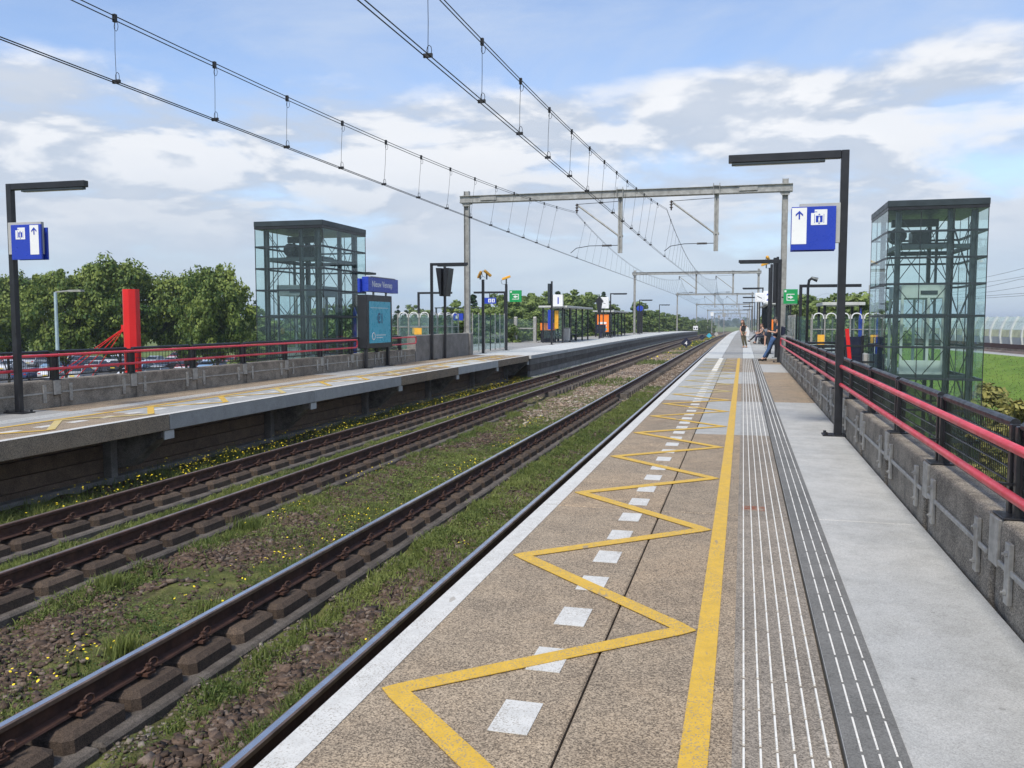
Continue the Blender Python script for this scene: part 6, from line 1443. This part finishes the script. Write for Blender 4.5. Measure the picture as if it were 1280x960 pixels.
def person(label, J, top, bottom, face, hair, long_hair=False, sleeves=.5, shorts=False, shoes=None, shoe_m=BLACK, hs=1.0, loc=(0, 0, 0), rz=0):
    t = thing('person', label, 'person', loc, rz)
    K = [k for k in J if k != 'headc']; V = [J[k] for k in K]; ix = {k: i for i, k in enumerate(K)}
    E_ = [('pelvis', 'waist'), ('waist', 'chest'), ('chest', 'neck'), ('neck', 'head')]
    for s in 'LR': E_ += [('chest', 'sh' + s), ('sh' + s, 'el' + s), ('el' + s, 'wr' + s), ('pelvis', 'hip' + s), ('hip' + s, 'kn' + s), ('kn' + s, 'an' + s), ('an' + s, 'toe' + s)]
    R0 = dict(pelvis=(.125, .095), waist=(.11, .08), chest=(.135, .095), neck=(.050, .050), head=(.055, .055)); R0.update({k + s: r for s in 'LR' for k, r in dict(sh=.052, el=.038, wr=.026, hip=.082, kn=.054, an=.035, toe=.030).items()})
    Vx = [tuple(v) for v in V]; Ex = [(ix[a], ix[b]) for a, b in E_]; Rx = [R0[k] for k in K]
    for s in 'LR':   # hands: palm plus five separate fingers
        w_, e_ = Vector(J['wr' + s]), Vector(J['el' + s]); d = (w_ - e_).normalized(); sd = d.cross(Vector((0, 1, .3))).normalized(); palm = w_ + d * .06
        b0 = len(Vx); Vx.append(tuple(palm)); Rx.append((.030, .016)); Ex.append((ix['wr' + s], b0))
        for q, ln in ((-.028, .062), (-.010, .075), (.010, .072), (.028, .058)):
            b1 = len(Vx); Vx += [tuple(palm + sd * q + d * .035), tuple(palm + sd * q + d * (.035 + ln * .6) + Vector((0, 0, -.008)))]; Rx += [.009, .007]; Ex += [(b0, b1), (b1, b1 + 1)]
        b1 = len(Vx); Vx.append(tuple(w_ + d * .035 - sd * .045 + d * .02)); Rx.append(.010); Ex.append((b0, b1))
    skin_obj('body', Vx, Ex, Rx, SKIN, t, 1, ix['pelvis'])
    head(t, J['headc'] if 'headc' in J else Vector(J['head']) + Vector((0, 0, .07)), face, hair, long_hair, s=hs)
    def lerp(a, b, f): return tuple(Vector(a).lerp(Vector(b), f))
    V = [J['pelvis'], J['waist'], J['chest'], lerp(J['chest'], J['neck'], .6)]; E2 = [(0, 1), (1, 2), (2, 3)]; R2 = [(.150, .115), (.140, .105), (.165, .12), (.07, .07)]
    for s in 'LR':
        b0 = len(V); V += [J['sh' + s], lerp(J['sh' + s], J['el' + s], sleeves)]; R2 += [.068, .056]; E2 += [(2, b0), (b0, b0 + 1)]
    skin_obj('top', V, E2, R2, top, t, 1, 0)
    V = [lerp(J['pelvis'], J['waist'], .7), J['pelvis']]; E2 = [(0, 1)]; R2 = [(.142, .108), (.152, .118)]
    for s in 'LR':
        b0 = len(V); V += [J['hip' + s], lerp(J['hip' + s], J['kn' + s], .5 if shorts else 1)]; R2 += [.098, .088 if shorts else .069]; E2 += [(1, b0), (b0, b0 + 1)]
        if not shorts: V.append(lerp(J['kn' + s], J['an' + s], .92)); R2.append(.055); E2.append((b0 + 1, b0 + 2))
    skin_obj('shorts' if shorts else 'trousers', V, E2, R2, bottom, t, 1, 1)
    for s in 'LR':
        a, b = Vector(J['an' + s]), Vector(J['toe' + s]); h_ = a - (b - a).normalized() * .05; h_.z = b.z
        skin_obj('shoe', [tuple(h_ + Vector((0, 0, .005))), tuple(a.lerp(b, .5) - Vector((0, 0, .0))), tuple(b)], [(0, 1), (1, 2)], [(.042, .042), (.045, .042), (.038, .030)], shoe_m, t, 1, 0)
    return t
def J_(pelvis, waist, chest, neck, head_, **k):
    d = dict(pelvis=pelvis, waist=waist, chest=chest, neck=neck, head=head_); d.update(k); return d
OLIVE = flat('olive_trousers', (.10, .085, .05), .8, 0, .2, 9); JEANS = flat('blue_jeans', (.045, .095, .21), .85, 0, .25, 14); NAVYC = flat('navy_shirt', (.02, .025, .045), .8, 0, .2, 9); BLK = flat('black_cloth', (.015, .015, .017), .85, 0, .2, 9); WHC = flat('white_cloth', (.62, .62, .60), .85, 0, .1, 9); GRC = flat('grey_cloth', (.15, .15, .16), .85, 0, .15, 9); REDC = flat('faded_red_cloth', (.42, .08, .07), .85, 0, .2, 9); TAN = flat('tan_leather', (.30, .17, .09), .6, 0, .2, 9)
# woman standing, swaying back, turned towards the camera's left
wj = J_((.0, 0, .80), (-.01, .02, .97), (.00, .03, 1.14), (-.03, .02, 1.28), (-.05, 0, 1.35),
        shL=(-.13, .02, 1.20), elL=(-.17, -.03, .97), wrL=(-.10, -.10, .80), shR=(.13, .05, 1.19), elR=(.21, .0, .96), wrR=(.13, -.09, .80),
        hipL=(-.075, 0, .76), knL=(-.02, -.05, .43), anL=(.05, .04, .07), toeL=(-.03, -.08, .03), hipR=(.075, .02, .76), knR=(.11, .02, .42), anR=(.19, .10, .07), toeR=(.12, -.02, .03), headc=(-.06, -.01, 1.43))
p = person('woman with long brown hair in black top and olive trousers standing on the right platform', wj, BLK, OLIVE, (-.75, -.6, -.08), HAIRB, True, .15, False, None, TAN, loc=(0.02, 49.3, 0))
mb = MB(); mb.prism([(.12, .62), (.30, .60), (.34, .86), (.27, 1.12), (.17, 1.14), (.11, .9)], 'y', -.07, .06); mb.build('white_bag', WHC, p, bevel=.03, seg=2)
# man in jeans leaning back against the lamp
mj = J_((.20, 0, .84), (.30, 0, 1.00), (.37, 0, 1.20), (.36, 0, 1.37), (.33, 0, 1.44),
        shL=(.36, -.18, 1.29), elL=(.30, -.22, 1.05), wrL=(.10, -.14, 1.09), shR=(.36, .18, 1.29), elR=(.30, .20, 1.05), wrR=(.10, .10, 1.10),
        hipL=(.17, -.08, .80), knL=(.04, -.09, .44), anL=(-.16, -.09, .09), toeL=(-.33, -.11, .04), hipR=(.17, .08, .80), knR=(.08, .09, .44), anR=(-.05, .10, .09), toeR=(-.22, .11, .04), headc=(.28, 0, 1.51))
p = person('man in blue jeans and dark shirt leaning against the black lamp on the right platform', mj, NAVYC, JEANS, (-.85, -.1, -.5), HAIRD, False, .6, False, None, BLK, hs=1.05, loc=(.88, 33.1, 0))
mb = MB(); mb.box(.05, .12, -.03, .05, 1.10, 1.20); mb.build('phone', BLACK, p, bevel=.01); mb = MB(); mb.prism([(.45, .95), (.60, .98), (.62, 1.25), (.47, 1.30)], 'y', -.14, .14); mb.build('backpack', NAVY, p, bevel=.03, seg=2)
mb = MB(); mb.beam((.5, -.1, 1.28), (.74, -.2, 1.10), .05, .02); mb.build('strap', BLACK, p)
# person bending forward, seen from behind
bj = J_((0, 0, .80), (.0, .12, .90), (.0, .32, .98), (.0, .46, 1.0), (.0, .52, .97),
        shL=(-.15, .36, .97), elL=(-.17, .42, .74), wrL=(-.10, .50, .56), shR=(.15, .36, .97), elR=(.17, .42, .74), wrR=(.10, .50, .56),
        hipL=(-.09, 0, .76), knL=(-.11, .02, .42), anL=(-.12, -.03, .08), toeL=(-.13, .11, .035), hipR=(.09, 0, .76), knR=(.12, .02, .42), anR=(.13, -.03, .08), toeR=(.15, .11, .035), headc=(.0, .60, .95))
person('person in navy shorts bending over with back to the camera, right platform', bj, GRC, NAVYC, (0, .5, -.8), HAIRD, False, .6, True, None, WHC, loc=(1.30, 50.0, 0))
def seated(x, y, label, top, bottom, hair, lh, legs, shorts=False, dy=0.0):
    l = legs
    sj = J_((0, 0, .52), (.0, 0, .70), (-.04, 0, .90), (-.08, 0, 1.04), (-.10, 0, 1.10), shL=(-.05, -.16, .97), elL=(-.14, -.19, .76), wrL=(-.34, -.12, .68), shR=(-.05, .16, .97), elR=(-.14, .19, .76), wrR=(-.34, .10, .68),
            hipL=(-.06, -.08, .50), knL=(-.42, -.10, .50 - .04 * l), anL=(-.46 - .36 * l, -.10, .10), toeL=(-.60 - .36 * l, -.11, .05 + .03 * l), hipR=(-.06, .08, .50), knR=(-.42, .10, .50), anR=(-.48 - .30 * l, .12, .10), toeR=(-.62 - .30 * l, .13, .05), headc=(-.13, 0, 1.18))
    return person(label, sj, top, bottom, (-.9, -.3, -.25), hair, lh, .45, shorts, None, BLK, loc=(x, y, 0))
seated(1.27, 58.2, 'seated person in white top with bare legs on the bench, right platform', WHC, GRC, HAIRB, True, .1, True)
seated(1.27, 59.3, 'seated person in faded red top on the bench, right platform', REDC, JEANS, HAIRD, False, 0)
seated(1.25, 61.8, 'seated person in black stretching the legs out, farthest on the bench', BLK, BLK, HAIRB, True, 1.0)
seated(1.27, 56.9, 'seated person in dark clothes nearest on the bench', GRC, NAVYC, HAIRB, False, .1)
t = thing('platform_bench', 'long dark bench carrying the seated people, right platform', 'bench', (1.27, 59.2, 0)); mb = MB(); mb.box(-.2, .22, -3.2, 3.3, .40, .44); mb.build('seat', DSTEEL, t, bevel=.01)
for y in (-2.8, 0, 2.8): mb = MB(); mb.box(-.12, .14, y - .04, y + .04, 0, .398); mb.build('leg', BLACK, t)
mb = MB(); mb.box(.225, .26, -3.2, 3.3, .55, .95); mb.build('backrest', DSTEEL, t)
tag(MB().box(1.52, 1.66, 51.6, 51.8, .95, 1.55).build('orange_notice', ORANGE), 'small upright orange panel behind the leaning man', 'panel')
t = thing('far_person', 'tiny person on the left platform', 'person') if False else None

# ================================================================== HAZE
mb = MB(); mb.box(-2600, 2200, -300, 2600, -16, 12); hz = mb.mesh('haze', bpy.data.materials.new('thin_haze')); hm = hz.materials[0]; hm.use_nodes = True; nt = hm.node_tree; nt.nodes.clear()
o = nt.nodes.new('ShaderNodeOutputMaterial'); v = nt.nodes.new('ShaderNodeVolumePrincipled'); v.inputs['Density'].default_value = .00045; v.inputs['Color'].default_value = (.80, .88, 1.0, 1); v.inputs['Anisotropy'].default_value = .2; nt.links.new(v.outputs[0], o.inputs['Volume'])
tag(put('haze', hz), kind='stuff')
S.cycles.volume_bounces = 0
